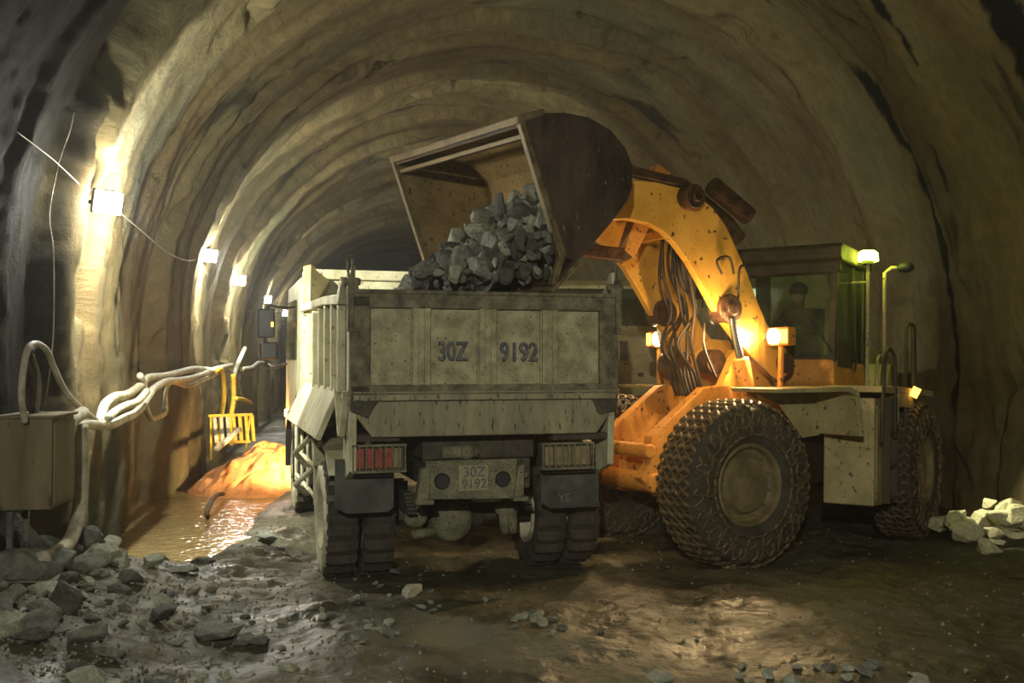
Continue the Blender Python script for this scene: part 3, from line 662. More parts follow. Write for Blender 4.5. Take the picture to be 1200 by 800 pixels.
# bumper with number plate
b = B(); b.prismy([(-.52, .80), (.28, .78), (.30, 1.10), (-.50, 1.11)], .14, .20); bp = b.build('bumper', M['bumper'], T, .01)
for a, c, s in ((-.58, -.48, 1), (.27, .35, -1)):
    b = B(); b.prismy([(a-.01, .79), (c, .80), (c+.01, 1.08), (a+.03, 1.06)], .11, .22); b.bb(a-.02, c+.04, .10, .24, .76, .80); b.build('end_plate', M['bumper'], bp, .01)
b = B(); b.bb(-.50, .30, .15, .30, 1.10, 1.12); b.bb(.28, .40, .15, .17, .96, 1.0); b.build('flange', M['bumper'], bp, .004)
for x in (-.365, .17):
    b = B(); b.lathe([(.072, .0), (.066, -.014), (.058, -.007), (.0, -.006)], 24, Matrix.Translation((x, .145, .95)) @ Matrix.Rotation(PI/2, 4, 'Z')); b.build('lamp_socket', M['black'], bp)
b = B(); b.bb(-.225, .035, .125, .14, .86, 1.08); pl = b.build('number_plate', M['plate'], bp, .004)
text('30Z', .12, 'characters', M['ink'], pl, (-.09, .124, 1.02), (PI/2, 0, 0), .001)
text('9192', .11, 'characters', M['ink'], pl, (-.09, .124, .92), (PI/2, 0, 0), .001)
# chassis
for s in (-1, 1):
    b = B(); b.bb(s*.36, s*.44, .22, 6.9, .86, 1.12); b.build('chassis_rail', M['mudmetal'], T, .01)
    b = B()
    for k in range(6): b.bb(s*.50, s*.58, .55+.04*k, 1.75-.04*k, .62+.028*k, .645+.028*k)
    b.bb(s*.49, s*.59, 1.02, 1.08, .5, .86); b.bb(s*.49, s*.59, 1.22, 1.28, .5, .86); b.build('leaf_spring', M['mudmetal'], T, .004)
b = B(); b.bb(-.44, .44, .25, .35, .86, 1.12); b.bb(-.44, .44, 2.2, 2.3, .86, 1.12); b.bb(-.5, .5, .3, 4.0, 1.12, 1.34); b.bb(-.9, .9, 1.6, 1.75, 1.34, 1.6); b.bb(-.9, .9, .3, .42, 1.34, 1.6); b.build('subframe', M['mudmetal'], T, .01)
b = B(); b.cyl((-.34, .28, 1.18), (-.02, .28, 1.18), .055); b.sphere((-.12, .26, 1.18), .07); b.build('tow_coupling', M['bumper'], T, smooth=True)
b = B(); b.cyl((-1.15, 1.15, .53), (1.15, 1.15, .53), .09); b.lathe([(0, -.30), (.09, -.28), (.16, -.16), (.235, -.04), (.235, .04), (.16, .16), (.09, .28), (0, .30)], 24, Matrix.Translation((-.05, 1.12, .50)))
b.build('rear_axle', M['mudmetal'], T, smooth='auto')
b = B(); b.sphere((-.10, .92, .50), .20, 12, (1, .45, 1)); b.build('axle_cover', M['bumper'], T, smooth=True)
b = B(); b.sphere((-.46, .80, .56), .11, 10, (1, .5, .9)); b.cyl((-.5, .8, .40), (-.28, .8, .42), .04); b.build('brake_chamber', M['bumper'], T, smooth=True)
b = B(); b.sphere((.40, .80, .60), .12, 10, (1, .5, .7)); b.cyl((.36, .78, .55), (.38, .80, .38), .045); b.cyl((.44, .78, .55), (.46, .80, .38), .045); b.build('brake_chamber', M['bumper'], T, smooth=True)
b = B(); b.cyl((0, 1.2, .6), (0, 4.4, .85), .06); b.build('drive_shaft', M['mudmetal'], T)
for x, s in ((-1.13, -1), (-.80, -1), (.80, 1), (1.13, 1)):
    dish = -.02 if abs(x) > 1 else -.05
    truck_wheel(T, x, 1.15, s if abs(x) > 1 else -s, M['rim_cream'], dish)
for s in (-1, 1): truck_wheel(T, s*1.03, 5.35, s, M['rim_cream'], .06)
# between the axles on the left: side guard, tank, brackets
b = B(); b.bb(-1.10, -.60, 2.3, 3.6, .60, 1.06); b.build('fuel_tank', M['mudmetal'], T, .05)
b = B()
for z in (.62, .92): b.tube([(-1.24, 1.95, z), (-1.24, 4.2, z)], .022, 8)
for y in (1.95, 2.7, 3.4, 4.2): b.tube([(-1.24, y, .55), (-1.24, y, 1.2), (-1.0, y, 1.3)], .02, 8)
b.build('side_guard', M['cream'], T)
b = B(); b.prism([(1.72, 1.22), (1.95, 1.30), (2.3, 1.28), (2.32, 1.20), (2.0, 1.20), (1.80, .95), (1.74, .95)], -1.28, -.72); b.build('wheel_guard', M['cream'], T, .006)
b = B(); b.prism([(.55, .98), (.6, 1.0), (.78, 1.18), (1.2, 1.26), (1.55, 1.18), (1.52, 1.15), (1.2, 1.21), (.8, 1.14)], -1.27, -.72); b.build('wheel_guard', M['cream'], T, .006)
b = B(); b.prism([(.55, .98), (.6, 1.0), (.78, 1.18), (1.2, 1.26), (1.55, 1.18), (1.52, 1.15), (1.2, 1.21), (.8, 1.14)], .72, 1.27)
b.build('wheel_guard', M['cream'], T, .006)
b = B(); b.tube([(-1.28, 2.0, 1.22), (-1.42, 2.15, 1.05), (-1.30, 2.3, .9)], .03, 8); b.tube([(-1.26, 2.0, .9), (-1.42, 2.1, .74), (-1.3, 2.3, .62)], .03, 8); b.build('step_bar', M['cream'], T)
# cab
cabP = [(4.45, 1.30), (4.45, 2.92), (4.65, 3.02), (6.35, 3.00), (6.62, 2.55), (6.78, 1.95), (6.80, .85), (6.0, .80), (5.95, 1.15), (5.75, 1.33), (4.98, 1.33)]
b = B(); b.prism(cabP, -1.18, 1.18); cab = b.build('cab', M['cream'], T, .05, seg=3)
b = B(); b.prism([(4.9, 2.0), (4.9, 2.75), (6.2, 2.78), (6.5, 2.1), (6.5, 2.0)], -1.20, -1.17); b.prism([(4.9, 2.0), (4.9, 2.75), (6.2, 2.78), (6.5, 2.1), (6.5, 2.0)], 1.17, 1.20); b.prismy([(-1.0, 2.1), (1.0, 2.1), (1.0, 2.85), (-1.0, 2.85)], 6.52, 6.60)
b.prismy([(-.7, 2.2), (.7, 2.2), (.7, 2.8), (-.7, 2.8)], 4.42, 4.46); b.build('cab_window', M['truckglass'], cab)
b = B(); b.prism([(4.75, 1.30), (5.0, 1.32), (5.72, 1.32), (5.95, 1.1), (6.02, .55), (5.94, .55), (5.86, 1.06), (5.68, 1.22), (5.02, 1.22), (4.80, .98), (4.74, .45), (4.66, .45), (4.68, 1.1)], -1.24, -.80)
b.prism([(4.75, 1.30), (5.0, 1.32), (5.72, 1.32), (5.95, 1.1), (6.02, .55), (5.94, .55), (5.86, 1.06), (5.68, 1.22), (5.02, 1.22), (4.80, .98), (4.74, .45), (4.66, .45), (4.68, 1.1)], .80, 1.24)
b.build('fender', M['black'], T, .01)
b = B(); b.bb(-1.22, -.9, 4.0, 4.66, .5, 1.55); b.build('battery_box', M['black'], T, .02)
b = B(); b.bb(-1.15, 1.15, 6.78, 6.95, .55, .95); b.build('front_bumper', M['cream'], T, .03)
b = B(); b.tube(smoothpath([(-1.16, 6.45, 2.72), (-1.30, 6.7, 2.75), (-1.46, 6.75, 2.70), (-1.46, 6.75, 1.95), (-1.3, 6.7, 1.9), (-1.16, 6.5, 1.95)], 4), .018, 8); ma = b.build('mirror_arm', M['black'], T)
b = B(); b.box((-1.46, 6.75, 2.52), (.24, .10, .42)); b.build('mirror', M['black'], ma, .03, seg=3)
b = B(); b.box((-1.42, 6.75, 2.12), (.26, .10, .26)); b.build('mirror', M['black'], ma, .04, seg=3)
b = B(); b.box((-1.38, 6.69, 2.50), (.03, .02, .07)); b.build('marker_lamp', M['gl_marker'], ma)
for s in (-1, 1):
    b = B(); b.cyl((s*.85, 6.94, .78), (s*.85, 6.985, .78), .12); hl = b.build('headlight', M['gl_warm'], T)
light('SPOT', 'headlight_beam', T, (-.85, 7.05, .80), 800, (1, .72, .38), size=.06, cone=84, blend=.9, target=(-1.5, 8.7, .25))
light('SPOT', 'headlight_beam', T, (.85, 7.05, .80), 200, (1, .62, .26), size=.06, cone=100, blend=.9, target=(.6, 12, 0))
b = B(); b.box((-1.20, 6.3, 1.25), (.05, .16, .10)); b.build('turn_signal', M['gl_warm'], T, .01)  # signal lamp added to throw orange light on the left wall
light('POINT', 'added_wall_glow', T, (-1.42, 6.55, 1.15), 24, (1, .48, .12), size=.05)

# ------------------------------------------------------------------ wheel loader (y forward, x to its right; the near side is -x)
LD = root('wheel_loader', LR, LA, 'yellow articulated wheel loader with chained tyres tipping its bucket over the truck', 'loader')
LD.scale = (LS,)*3
WR, WW = .77, .50
def net_chain(x_out):
    b = B(); n = 46; Rt = WR+.02
    def P(r, a, x): return Vector((x, r*math.cos(a), r*math.sin(a)))
    def link(p, q, r=.016):
        d = q-p; m_ = (p+q)/2
        b.tube([p+d*.04, p+d*.3, p+d*.7, q-d*.04], [r*.8, r*1.25, r*1.25, r*.8], 6)
    cols = 8; xs_ = [(-WW/2+.02)+(WW-.04)*i/cols for i in range(cols+1)]
    rad = lambda x: Rt-(.03 if abs(abs(x)-(WW/2-.02)) < .01 else 0)
    for i in range(cols):
        for k in range(n):
            off0 = .5 if i % 2 else 0; off1 = .5 if (i+1) % 2 else 0
            a0 = 2*PI*(k+off0)/n; a1 = 2*PI*(k+off1)/n; a2 = 2*PI*(k+off1+(1 if off1 < off0 else -1))/n
            p = P(rad(xs_[i]), a0, xs_[i])
            link(p, P(rad(xs_[i+1])+.008, a1, xs_[i+1]), .0165); link(p, P(rad(xs_[i+1]), a2, xs_[i+1]), .007)
    for sgn in (-1, 1):                                           # net over the sidewall down to the ring by the rim
        m = 19
        for k in range(m):
            a = 2*PI*k/m; j = rnd.uniform(-.07, .07); h = PI/m
            A1 = P(WR-.05, a-h*.5, sgn*(WW/2-.005)); A2 = P(WR-.05, a+h*.5, sgn*(WW/2-.005)); C = P(WR-.17, a+j, sgn*(WW/2+.018)); D = P(WR-.28, a+j*.5, sgn*(WW/2+.018))
            A0 = P(WR-.05, a+2*h-h*.5, sgn*(WW/2-.005))
            link(A1, C, .010); link(A2, C, .009); link(C, D, .010); link(A2, P(WR-.10, a+h, sgn*(WW/2+.012)), .012); link(A0, P(WR-.10, a+h, sgn*(WW/2+.012)), .012)
            link(P(WR-.10, a+h, sgn*(WW/2+.012)), P(WR-.17, a+h*.9, sgn*(WW/2+.018)), .012)
            link(D, P(WR-.29, a+h, sgn*(WW/2+.02)), .014); link(P(WR-.29, a+h, sgn*(WW/2+.02)), P(WR-.28, a+2*h, sgn*(WW/2+.018)), .014)
            link(C, P(WR-.22, a+h, sgn*(WW/2+.02)), .011); link(P(WR-.22, a+h, sgn*(WW/2+.02)), P(WR-.17, a+2*h, sgn*(WW/2+.018)), .011)
            c = C; b.tube([c+Vector((0, .03*math.cos(w), .03*math.sin(w))) for w in [2*PI*q/8 for q in range(8)]], .009, 5, True)
    return b
def loader_wheel(X, x, y, rim_m):
    b = tyre(WR, WW, .37, 72, .03); o = b.build('wheel', M['rubber'], LD, smooth='auto')
    o.matrix_local = X @ Matrix.Translation((x, y, WR+.02)) @ Matrix.Rotation(.2, 4, 'X')
    s = -1 if x < 0 else 1
    b = B(); h = WW/2
    b.lathe([(.375, -h*.7), (.40, h*.86*s), (.385, h*.92*s), (.36, h*.86*s), (.345, h*.6*s), (.33, h*.55*s), (.29, h*.45*s), (.27, h*.62*s), (.255, h*.72*s), (.15, h*.78*s), (.0, h*.80*s)], 48)
    for k in range(12):
        w = 2*PI*k/12; p = Vector((h*.5*s, .31*math.cos(w), .31*math.sin(w))); b.cyl(p, p+Vector((.04*s, 0, 0)), .013, n=6)
    b.build('rim', rim_m, o, smooth='auto')
    c = net_chain(x).build('tyre_chain', M['chain'], o)
    return o
for s in (-1, 1): loader_wheel(Matrix(), s*1.0, 0, M['rim_dull'])
for s in (-1, 1): loader_wheel(MR, s*1.10, -1.62, M['rim_dull'])

# front frame
b = B(); nose = [(-1.25, .62), (.30, .58), (.46, .62), (.70, .82), (.58, .95), (.56, 1.22), (.40, 1.34), (-.12, 1.70), (-.45, 1.72), (-1.25, 1.40)]
for x in (-.42, .30): b.prism(nose, x, x+.12)
b.bb(-.3, .3, -1.2, -.3, .7, 1.3); b.bb(-.3, .3, .1, .3, .7, 1.1)
b.cyl((-.46, .60, 1.08), (.46, .60, 1.08), .07); b.cyl((-.46, .52, .76), (.46, .52, .76), .10)
b.build('front_frame', M['orange'], LD, .012)
b = B(); b.cyl((-.9, 0, .79), (.9, 0, .79), .16); b.sphere((0, 0, .79), .30, 12); b.build('front_axle', M['mudmetal'], LD, smooth='auto')
b = B()
for x in (-.40, .28): b.prism([(-.35, 1.65), (-.55, 2.0), (-.80, 2.22), (-1.10, 2.20), (-1.22, 1.9), (-1.22, 1.3), (-.4, 1.4)], x, x+.12)
b.bb(-.3, .3, -1.15, -1.05, 1.3, 2.1); b.build('tower', M['yellow'], LD, .012)
b = B(); b.cyl((0, -1.35, .75), (0, -1.35, 1.4), .13); b.bb(-.25, .25, -1.5, -1.2, .62, .74); b.bb(-.25, .25, -1.5, -1.2, 1.36, 1.46); b.build('articulation_joint', M['mudmetal'], LD, .01)
# boom
top = [(1.32, 3.62), (1.15, 3.70), (.94, 3.71), (.6, 3.72), (.26, 3.68), (.05, 3.62), (-.13, 3.51), (-.30, 3.34), (-.43, 3.13), (-.58, 2.88), (-.70, 2.62), (-.85, 2.36), (-1.08, 2.15), (-1.18, 2.02)]
bot = [(-1.16, 1.84), (-1.02, 1.76), (-.86, 1.84), (-.62, 2.02), (-.42, 2.20), (-.28, 2.34), (-.12, 2.52), (.05, 2.76), (.20, 2.96), (.37, 3.13), (.52, 3.24), (.69, 3.30), (.95, 3.33), (1.2, 3.30), (1.42, 3.30), (1.5, 3.42), (1.45, 3.56)]
for s in (-1, 1):
    b = B(); x = s*.52; b.prism(top+bot, x-.045, x+.045); ba = b.build('boom_arm', M['yellow'], LD, .012)
    b = B(); b.cyl((s*.42, -.31, 2.50), (s*.62, -.31, 2.50), .15); b.cyl((s*.60, -.31, 2.50), (s*.66, -.31, 2.50), .07)
    b.build('lift_pin', M['pin'], ba, .01, smooth='auto')
    b = B(); b.cyl((s*.45, 1.38, 3.44), (s*.62, 1.38, 3.44), .11); b.build('hinge_pin', M['pin'], ba, .01, smooth='auto')
    b = B(); b.cyl((s*.4, -1.08, 1.95), (s*.62, -1.08, 1.95), .11); b.build('hinge_pin', M['pin'], ba, .01, smooth='auto')
    # lift cylinder
    p0 = Vector((s*.60, -.31, 2.48)); p1 = Vector((s*.60, -.72, 1.0)); d = (p1-p0).normalized()
    b = B(); b.cyl(p0+d*.50, p1, .085); lc = b.build('lift_cylinder', M['orange'], LD, .01, smooth='auto')
    b = B(); b.cyl(p0+d*.08, p0+d*.55, .042); b.build('rod', M['chrome'], lc, smooth='auto')
b = B(); b.cyl((-.5, .23, 3.50), (.5, .23, 3.50), .11); b.bb(-.5, .5, -.1, .12, 3.25, 3.33); b.build('cross_tube', M['yellow'], LD, smooth='auto')
b = B(); b.cyl((-.72, .23, 3.59), (-.56, .23, 3.59), .12); b.cyl((-.76, .23, 3.59), (-.7, .23, 3.59), .06); b.build('boom_pin_cap', M['pin'], LD, .01, smooth='auto')  # steel pin cap on the near boom arm, not a lamp
b = B(); b.prism([(.10, 3.45), (.02, 3.95), (.18, 4.02), (.42, 3.62), (.62, 3.10), (.50, 3.02), (.30, 3.35)], -.07, .07); b.build('bellcrank', M['orange'], LD, .012)
b = B(); b.prism([(.45, 3.06), (.58, 3.12), (1.5, 3.15), (1.54, 3.04), (.6, 2.98)], -.06, .06); b.build('bucket_link', M['pin'], LD, .01)
b = B(); b.tube([(0, .08, 3.92), (0, -.15, 3.82)], .05, 12); b.tube([(0, -.15, 3.82), (0, -.80, 3.45), (0, -.95, 3.30)], .11, 14); b.tube([(-.40, -.25, 3.78), (-.40, -.75, 3.50)], .10, 12); b.build('tilt_cylinder', M['pin'], LD, smooth='auto')
b = B(); b.prism([(1.5, 3.80), (1.45, 3.90), (.3, 3.78), (.2, 3.72), (.3, 3.70)], -.60, -.50); b.build('boom_guard', M['pin'], LD, .01)
# hoses on the front frame
for i in range(9):
    x = -.34+i*.055; b = B()
    P = [(x, .0+.05*math.sin(i*2), 3.3), (x+.03*math.sin(i), .02, 2.95-.05*(i % 3)), (x, -.12+.06*math.cos(i*1.7), 2.5), (x+.05*math.sin(i*3), -.02+.14*math.sin(i*1.3), 2.15), (x, -.10, 1.85), (x, -.18, 1.6)]
    b.tube(smoothpath(P, 6), .018, 6); b.build('hydraulic_hose', M['blackhose'], LD, smooth=True)
for k, P in enumerate(([(-.60, -.20, 2.85), (-.62, -.12, 2.98), (-.62, -.28, 3.02), (-.60, -.36, 2.86)], [(-.60, -.42, 2.6), (-.64, -.40, 2.9), (-.62, -.5, 2.95)], [(-.45, -.1, 2.35), (-.62, .05, 2.1), (-.62, -.1, 1.8)], [(-.5, -.6, 2.05), (-.66, -.75, 1.85), (-.62, -.9, 1.7)])):
    b = B(); b.tube(smoothpath(P, 6), .013, 6); b.build('hydraulic_hose', M['blackhose'], LD, smooth=True)
# drum shaped parts seen between the arms
b = B(); b.lathe([(0, -.1), (.16, -.1), (.17, 0), (.16, .1), (0, .1)], 20, Matrix.Translation((.28, -.30, 1.92))); b.lathe([(0, -.09), (.13, -.09), (.13, .09), (0, .09)], 20, Matrix.Translation((-.18, -.42, 1.96))); b.build('valve_block', M['pin'], LD, smooth='auto')
# fenders, lamps
for s in (-1, 1):
    b = B()
    b.prism([(-.28, 1.66), (-.25, 1.70), (-1.30, 1.71), (-1.42, 1.64), (-1.42, 1.60), (-1.28, 1.66)], s*.66, s*1.28)
    fd = b.build('fender', M['palehood'], LD, .006)
    b = B(); b.prism([(-.55, 1.66), (-1.42, 1.66), (-1.50, 1.18), (-1.25, 1.16), (-.92, 1.52)], s*.64, s*.67); b.prism([(-1.38, 1.66), (-1.44, 1.66), (-1.52, 1.20), (-1.46, 1.20)], s*.66, s*1.26)
    b.build('fender_apron', M['palehood'], fd, .006)
    b = B(); b.tube([(s*.80, -.80 if s < 0 else -.5, 1.70), (s*.80, -.82 if s < 0 else -.5, 2.14)], .03, 8); b.tube([(s*.80, -.82, 1.95), (s*.60, -1.0, 1.75)], .02, 8); b.build('lamp_post', M['orange'], fd)
    b = B(); hy = -.82 if s < 0 else -.50; b.box((s*.80, hy, 2.22), (.30, .12, .19)); hb = b.build('headlight', M['orange'], LD, .02)
    b = B(); b.cyl((s*.80+.05*s*-1, hy+.066, 2.22), (s*.80+.05*s*-1, hy+.074, 2.22), .08); b.build('lens', M['gl_head'], hb)
    b = B(); b.box((s*.80+.11*s, hy+.066, 2.22), (.07, .015, .14)); b.build('turn_signal', M['gl_marker'], hb)
    light('SPOT', 'headlight_beam', LD, (s*.75, -.66 if s < 0 else -.36, 2.22), 270 if s < 0 else 110, (1, .68, .33), size=.06, cone=125, blend=.9, target=(s*.45, 3.0, .9))
light('POINT', 'boom_light', LD, (-.72, .02, 2.35), 40, (1, .66, .30), size=.06)  # warm point light beside the near boom arm, without a fitting
# bucket: profile in (y, z), width along x, hung slightly higher on the far side
SK = .045; OZ = 1.3*SK
back = [(2.58, 3.92), (2.38, 4.02), (2.14, 4.05), (1.90, 4.04), (1.68, 3.96), (1.52, 3.82), (1.45, 3.68), (1.45, 3.48), (1.50, 3.36), (1.67, 3.16), (2.02, 2.80), (2.25, 2.57)]
back = [(y, z+OZ) for y, z in back]
def offset(P, d):
    o = []
    for i in range(len(P)):
        a = Vector(P[max(i-1, 0)]); c = Vector(P[min(i+1, len(P)-1)]); t_ = (c-a).normalized(); o.append((P[i][0]-t_.y*d, P[i][1]+t_.x*d))
    return o
inn = offset(back, .03)
b = B(); b.prism(back+inn[::-1], -1.29, 1.29, SK); bk = b.build('bucket', M['bucket_out'], LD, .004)
b = B(); i2 = offset(back, .034); b.prism(offset(back, .031)[:-1]+offset(back, .036)[:-1][::-1], -1.27, 1.27, SK); b.build('bucket_lining', M['bucket_in'], bk)
side = back[:11]+[(2.18, 2.84+OZ)]
for s in (-1, 1):
    b = B(); b.prism(side, s*1.28, s*1.31, SK); b.build('side_plate', M['bucket_out'], bk, .004)
    b = B(); b.prism(side, s*1.272, s*1.279, SK); b.build('side_lining', M['bucket_in'], bk)
    b = B(); b.prism([(2.60, 3.92+OZ), (2.55, 3.93+OZ), (2.14, 2.86+OZ), (2.24, 2.60+OZ), (2.29, 2.60+OZ), (2.21, 2.84+OZ)], s*1.265, s*1.325, SK); b.build('side_edge', M['edge'], bk, .006)
b = B(); b.prism([(2.00, 2.84+OZ), (1.98, 2.80+OZ), (2.27, 2.53+OZ), (2.30, 2.55+OZ)], -1.33, 1.33, SK); b.build('cutting_edge', M['edge'], bk, .006)
b = B(); b.prism([(2.61, 3.90+OZ), (2.62, 3.97+OZ), (2.36, 4.06+OZ), (2.34, 4.01+OZ)], -1.32, 1.32, SK); b.build('spill_guard', M['edge'], bk, .012)
b = B(); b.prism([(2.52, 3.80+OZ), (2.53, 3.84+OZ), (2.40, 3.87+OZ), (2.40, 3.83+OZ)], -1.26, 1.26, SK); b.build('inner_rib', M['edge'], bk, .006)
b = B()
for x in (-.62, -.42, .42, .62): b.prism([(1.46, 3.70), (1.34, 3.62), (1.27, 3.44), (1.34, 3.33), (1.46, 3.34), (1.44, 3.50)], x-.025, x+.025)
for x in (-.10, .10): b.prism([(1.66, 3.15), (1.50, 3.28), (1.42, 3.12), (1.44, 3.02), (1.56, 3.0), (1.78, 3.04)], x-.02, x+.02)
b.build('hinge_bracket', M['bucket_out'], bk, .006)
# rear frame
XR = MR
b = B(XR); b.bb(-.42, .42, -2.9, -.05, .62, 1.25); b.bb(-.6, .6, -1.2, -.05, 1.2, 1.62); b.build('rear_frame', M['cabdark'], LD, .02)
b = B(XR); b.cyl((-.95, -1.62, .79), (.95, -1.62, .79), .16); b.sphere((0, -1.62, .79), .3, 12); b.build('rear_axle', M['mudmetal'], LD, smooth='auto')
b = B(XR); b.prism([(-1.30, 1.25), (-1.30, 2.22), (-1.45, 2.30), (-2.9, 2.20), (-3.2, 2.0), (-3.25, 1.0), (-2.9, .8), (-2.4, .8)], -.60, .60); b.build('engine_hood', M['palehood'], LD, .03)
b = B(XR); b.prism([(-2.45, .65), (-3.4, .75), (-3.45, 1.3), (-3.3, 1.42), (-2.6, 1.35)], -.95, .95); b.build('counterweight', M['yellow'], LD, .03)
b = B(XR)
b.bb(-1.26, 1.26, -2.25, -.62, 1.66, 1.73); b.bb(-1.26, -.6, -.62, .02, 1.64, 1.71); b.bb(.6, 1.26, -.62, .02, 1.64, 1.71); b.build('deck', M['palehood'], LD, .008)
b = B(XR); b.bb(-1.26, -1.22, -1.3, -.62, 1.50, 1.66); b.bb(-1.26, -.7, -.68, -.62, 1.30, 1.66); b.build('deck_skirt', M['palehood'], LD, .008)
for s in (-1, 1):
    b = B(XR); b.bb(s*.64, s*1.18, -.58, .0, .44, 1.58); sb = b.build('step_box', M['palehood'], LD, .02)
    b = B(XR); b.bb(s*.70, s*1.12, .0, .012, 1.05, 1.50); b.bb(s*1.18, s*1.19, -.52, -.06, .5, 1.5); b.build('cover_panel', M['palehood'], sb, .004)
    b = B(XR)
    for z in (.5, .85, 1.2): b.bb(s*1.19, s*1.27, -.56, -.30, z, z+.03)
    b.bb(s*1.19, s*1.27, -.58, -.56, .46, 1.6); b.bb(s*1.19, s*1.27, -.30, -.28, .46, 1.6); b.build('step', M['cabdark'], sb, .004)
# handrails on the near side
def rail(P, r=.020, m='cabdark'):
    b = B(XR); b.tube(smoothpath(P, 6), r, 8); return b.build('handrail', M[m], LD, smooth=True)
rail([(-1.24, -1.02, 1.20), (-1.24, -1.02, 1.9), (-1.24, -1.02, 2.30), (-1.24, -1.05, 2.42), (-1.24, -1.15, 2.46), (-1.24, -1.28, 2.47), (-1.24, -1.36, 2.46)])
rail([(-1.24, -1.36, 1.45), (-1.24, -1.34, 2.46)], .024); rail([(-1.24, -1.52, 1.62), (-1.24, -1.42, 2.0), (-1.24, -1.38, 2.46)], .024)
rail([(-1.26, .02, 1.10), (-1.26, -.02, 1.60), (-1.26, -.06, 1.95), (-1.26, -.18, 2.10), (-1.26, -.36, 2.10), (-1.26, -.48, 1.98), (-1.26, -.50, 1.6), (-1.26, -.50, 1.15)], .022)
rail([(-1.0, -.72, 1.72), (-1.0, -.74, 2.0), (-1.0, -.84, 2.08), (-1.0, -1.02, 2.08), (-1.0, -1.1, 2.0), (-1.0, -1.12, 1.72)], .016, 'palehood')
b = B(XR); b.prism([(-1.15, 1.72), (-1.5, 1.72), (-1.5, 2.0), (-1.35, 2.02), (-1.2, 1.9)], -1.0, -.7); b.build('air_filter', M['palehood'], LD, .03)
# cab
cx0, cx1 = -.74, .52; cy0, cy1 = -1.22, -.05; zf, zb, zt = 1.60, 2.02, 3.12
b = B(XR)
b.prism([(cy1-.10, zf), (cy1+.02, 1.75), (cy1+.02, zb-.02), (cy0, zb-.02), (cy0, zf)], cx0+.0, cx1-.0); cb = b.build('cab', M['orange'], LD, .03)
b = B(XR)
def post(x, y0, y1, w=.04): b.prism([(y0-w, zb-.05), (y0+w, zb-.05), (y1+w, zt), (y1-w, zt)], x-w, x+w)
post(cx0+.04, cy1-.02, cy1-.12, .035); post(cx1-.04, cy1-.02, cy1-.12); post(cx0+.04, cy0+.05, cy0+.10, .05); post(cx1-.04, cy0+.05, cy0+.10, .05); post(cx0+.04, -.74, -.72, .035)
b.bb(cx0, cx1, cy1-.04, cy1+.01, zb-.06, zb); b.bb(cx0, cx1, cy0, cy0+.05, zb-.06, zb+.1)
b.build('cab_frame', M['cabdark'], cb, .01)
b = B(XR); b.prism([(cy1-.06, zt-.04), (cy1+.02, zt), (cy1+.0, zt+.12), (cy1-.1, zt+.17), (cy0-.02, zt+.17), (cy0-.06, zt+.10), (cy0-.04, zt-.02)], cx0-.05, cx1+.05); b.bb(cx0-.02, cx1+.02, cy1-.14, cy1-.08, zt-.16, zt); b.build('cab_roof', M['cabdark'], cb, .03, seg=3)
b = B(XR)
b.add([(cx0+.07, cy1-.01, zb), (cx1-.07, cy1-.01, zb), (cx1-.07, cy1-.12, zt-.03), (cx0+.07, cy1-.12, zt-.03)], [(0, 1, 2, 3)])
b.build('windscreen', M['glass'], cb)
b = B(XR)
b.add([(cx0+.01, -.12, zb), (cx0+.01, -.70, zb), (cx0+.01, -.70, zt), (cx0+.01, -.17, zt)], [(0, 1, 2, 3)]); b.add([(cx0+.01, -.78, zb), (cx0+.01, cy0+.1, zb), (cx0+.01, cy0+.14, zt), (cx0+.01, -.76, zt)], [(0, 1, 2, 3)])
b.add([(cx1-.01, -.12, zb), (cx1-.01, cy0+.1, zb), (cx1-.01, cy0+.14, zt), (cx1-.01, -.17, zt)], [(0, 1, 2, 3)]); b.add([(cx0+.09, cy0+.04, zb+.1), (cx1-.09, cy0+.04, zb+.1), (cx1-.09, cy0+.09, zt), (cx0+.09, cy0+.09, zt)], [(0, 1, 2, 3)])
b.build('side_glass', M['glass'], cb)
b = B(XR); b.bb(cx0-.005, cx0+.03, -.70, -.14, zb-.10, zb+.22); b.bb(cx0-.01, cx0+.03, cy0+.05, cy0+.16, zb, zt); dr = b.build('door', M['cabdark'], cb, .006)
b = B(XR); b.tube([(cx0-.03, -.66, 1.9), (cx0-.05, -.66, 2.0), (cx0-.03, -.66, 2.1)], .012, 6); b.build('door_handle', M['black'], cb)
b = B(XR); b.bb(-.34, .14, -.98, -.52, 1.98, 2.10); b.prism([(-.98, 2.08), (-.88, 2.08), (-.94, 2.66), (-1.02, 2.66)], -.32, .12); b.bb(-.3, .1, -.9, -.6, 1.6, 1.98); b.build('driver_seat', M['seat'], cb, .03)
b = B(XR); b.tube([(-.10, -.08, 2.0), (-.10, -.24, 2.24)], .03, 8)
cc = Vector((-.10, -.26, 2.28)); nn = Vector((0, -.45, .9)).normalized(); e1 = Vector((1, 0, 0)); e2 = nn.cross(e1)
b.tube([cc+(e1*math.cos(w)+e2*math.sin(w))*.19 for w in [2*PI*q/24 for q in range(24)]], .014, 6, True)
for w in (.5, 2.6, 4.7): b.tube([cc, cc+(e1*math.cos(w)+e2*math.sin(w))*.19], .01, 6)
b.build('steering_wheel', M['black'], cb)
b = B(XR); b.tube([(cx0+.03, cy1+.02, zb+.05), (cx0+.28, cy1-.01, zb+.42)], .008, 6); b.build('wiper', M['black'], cb)
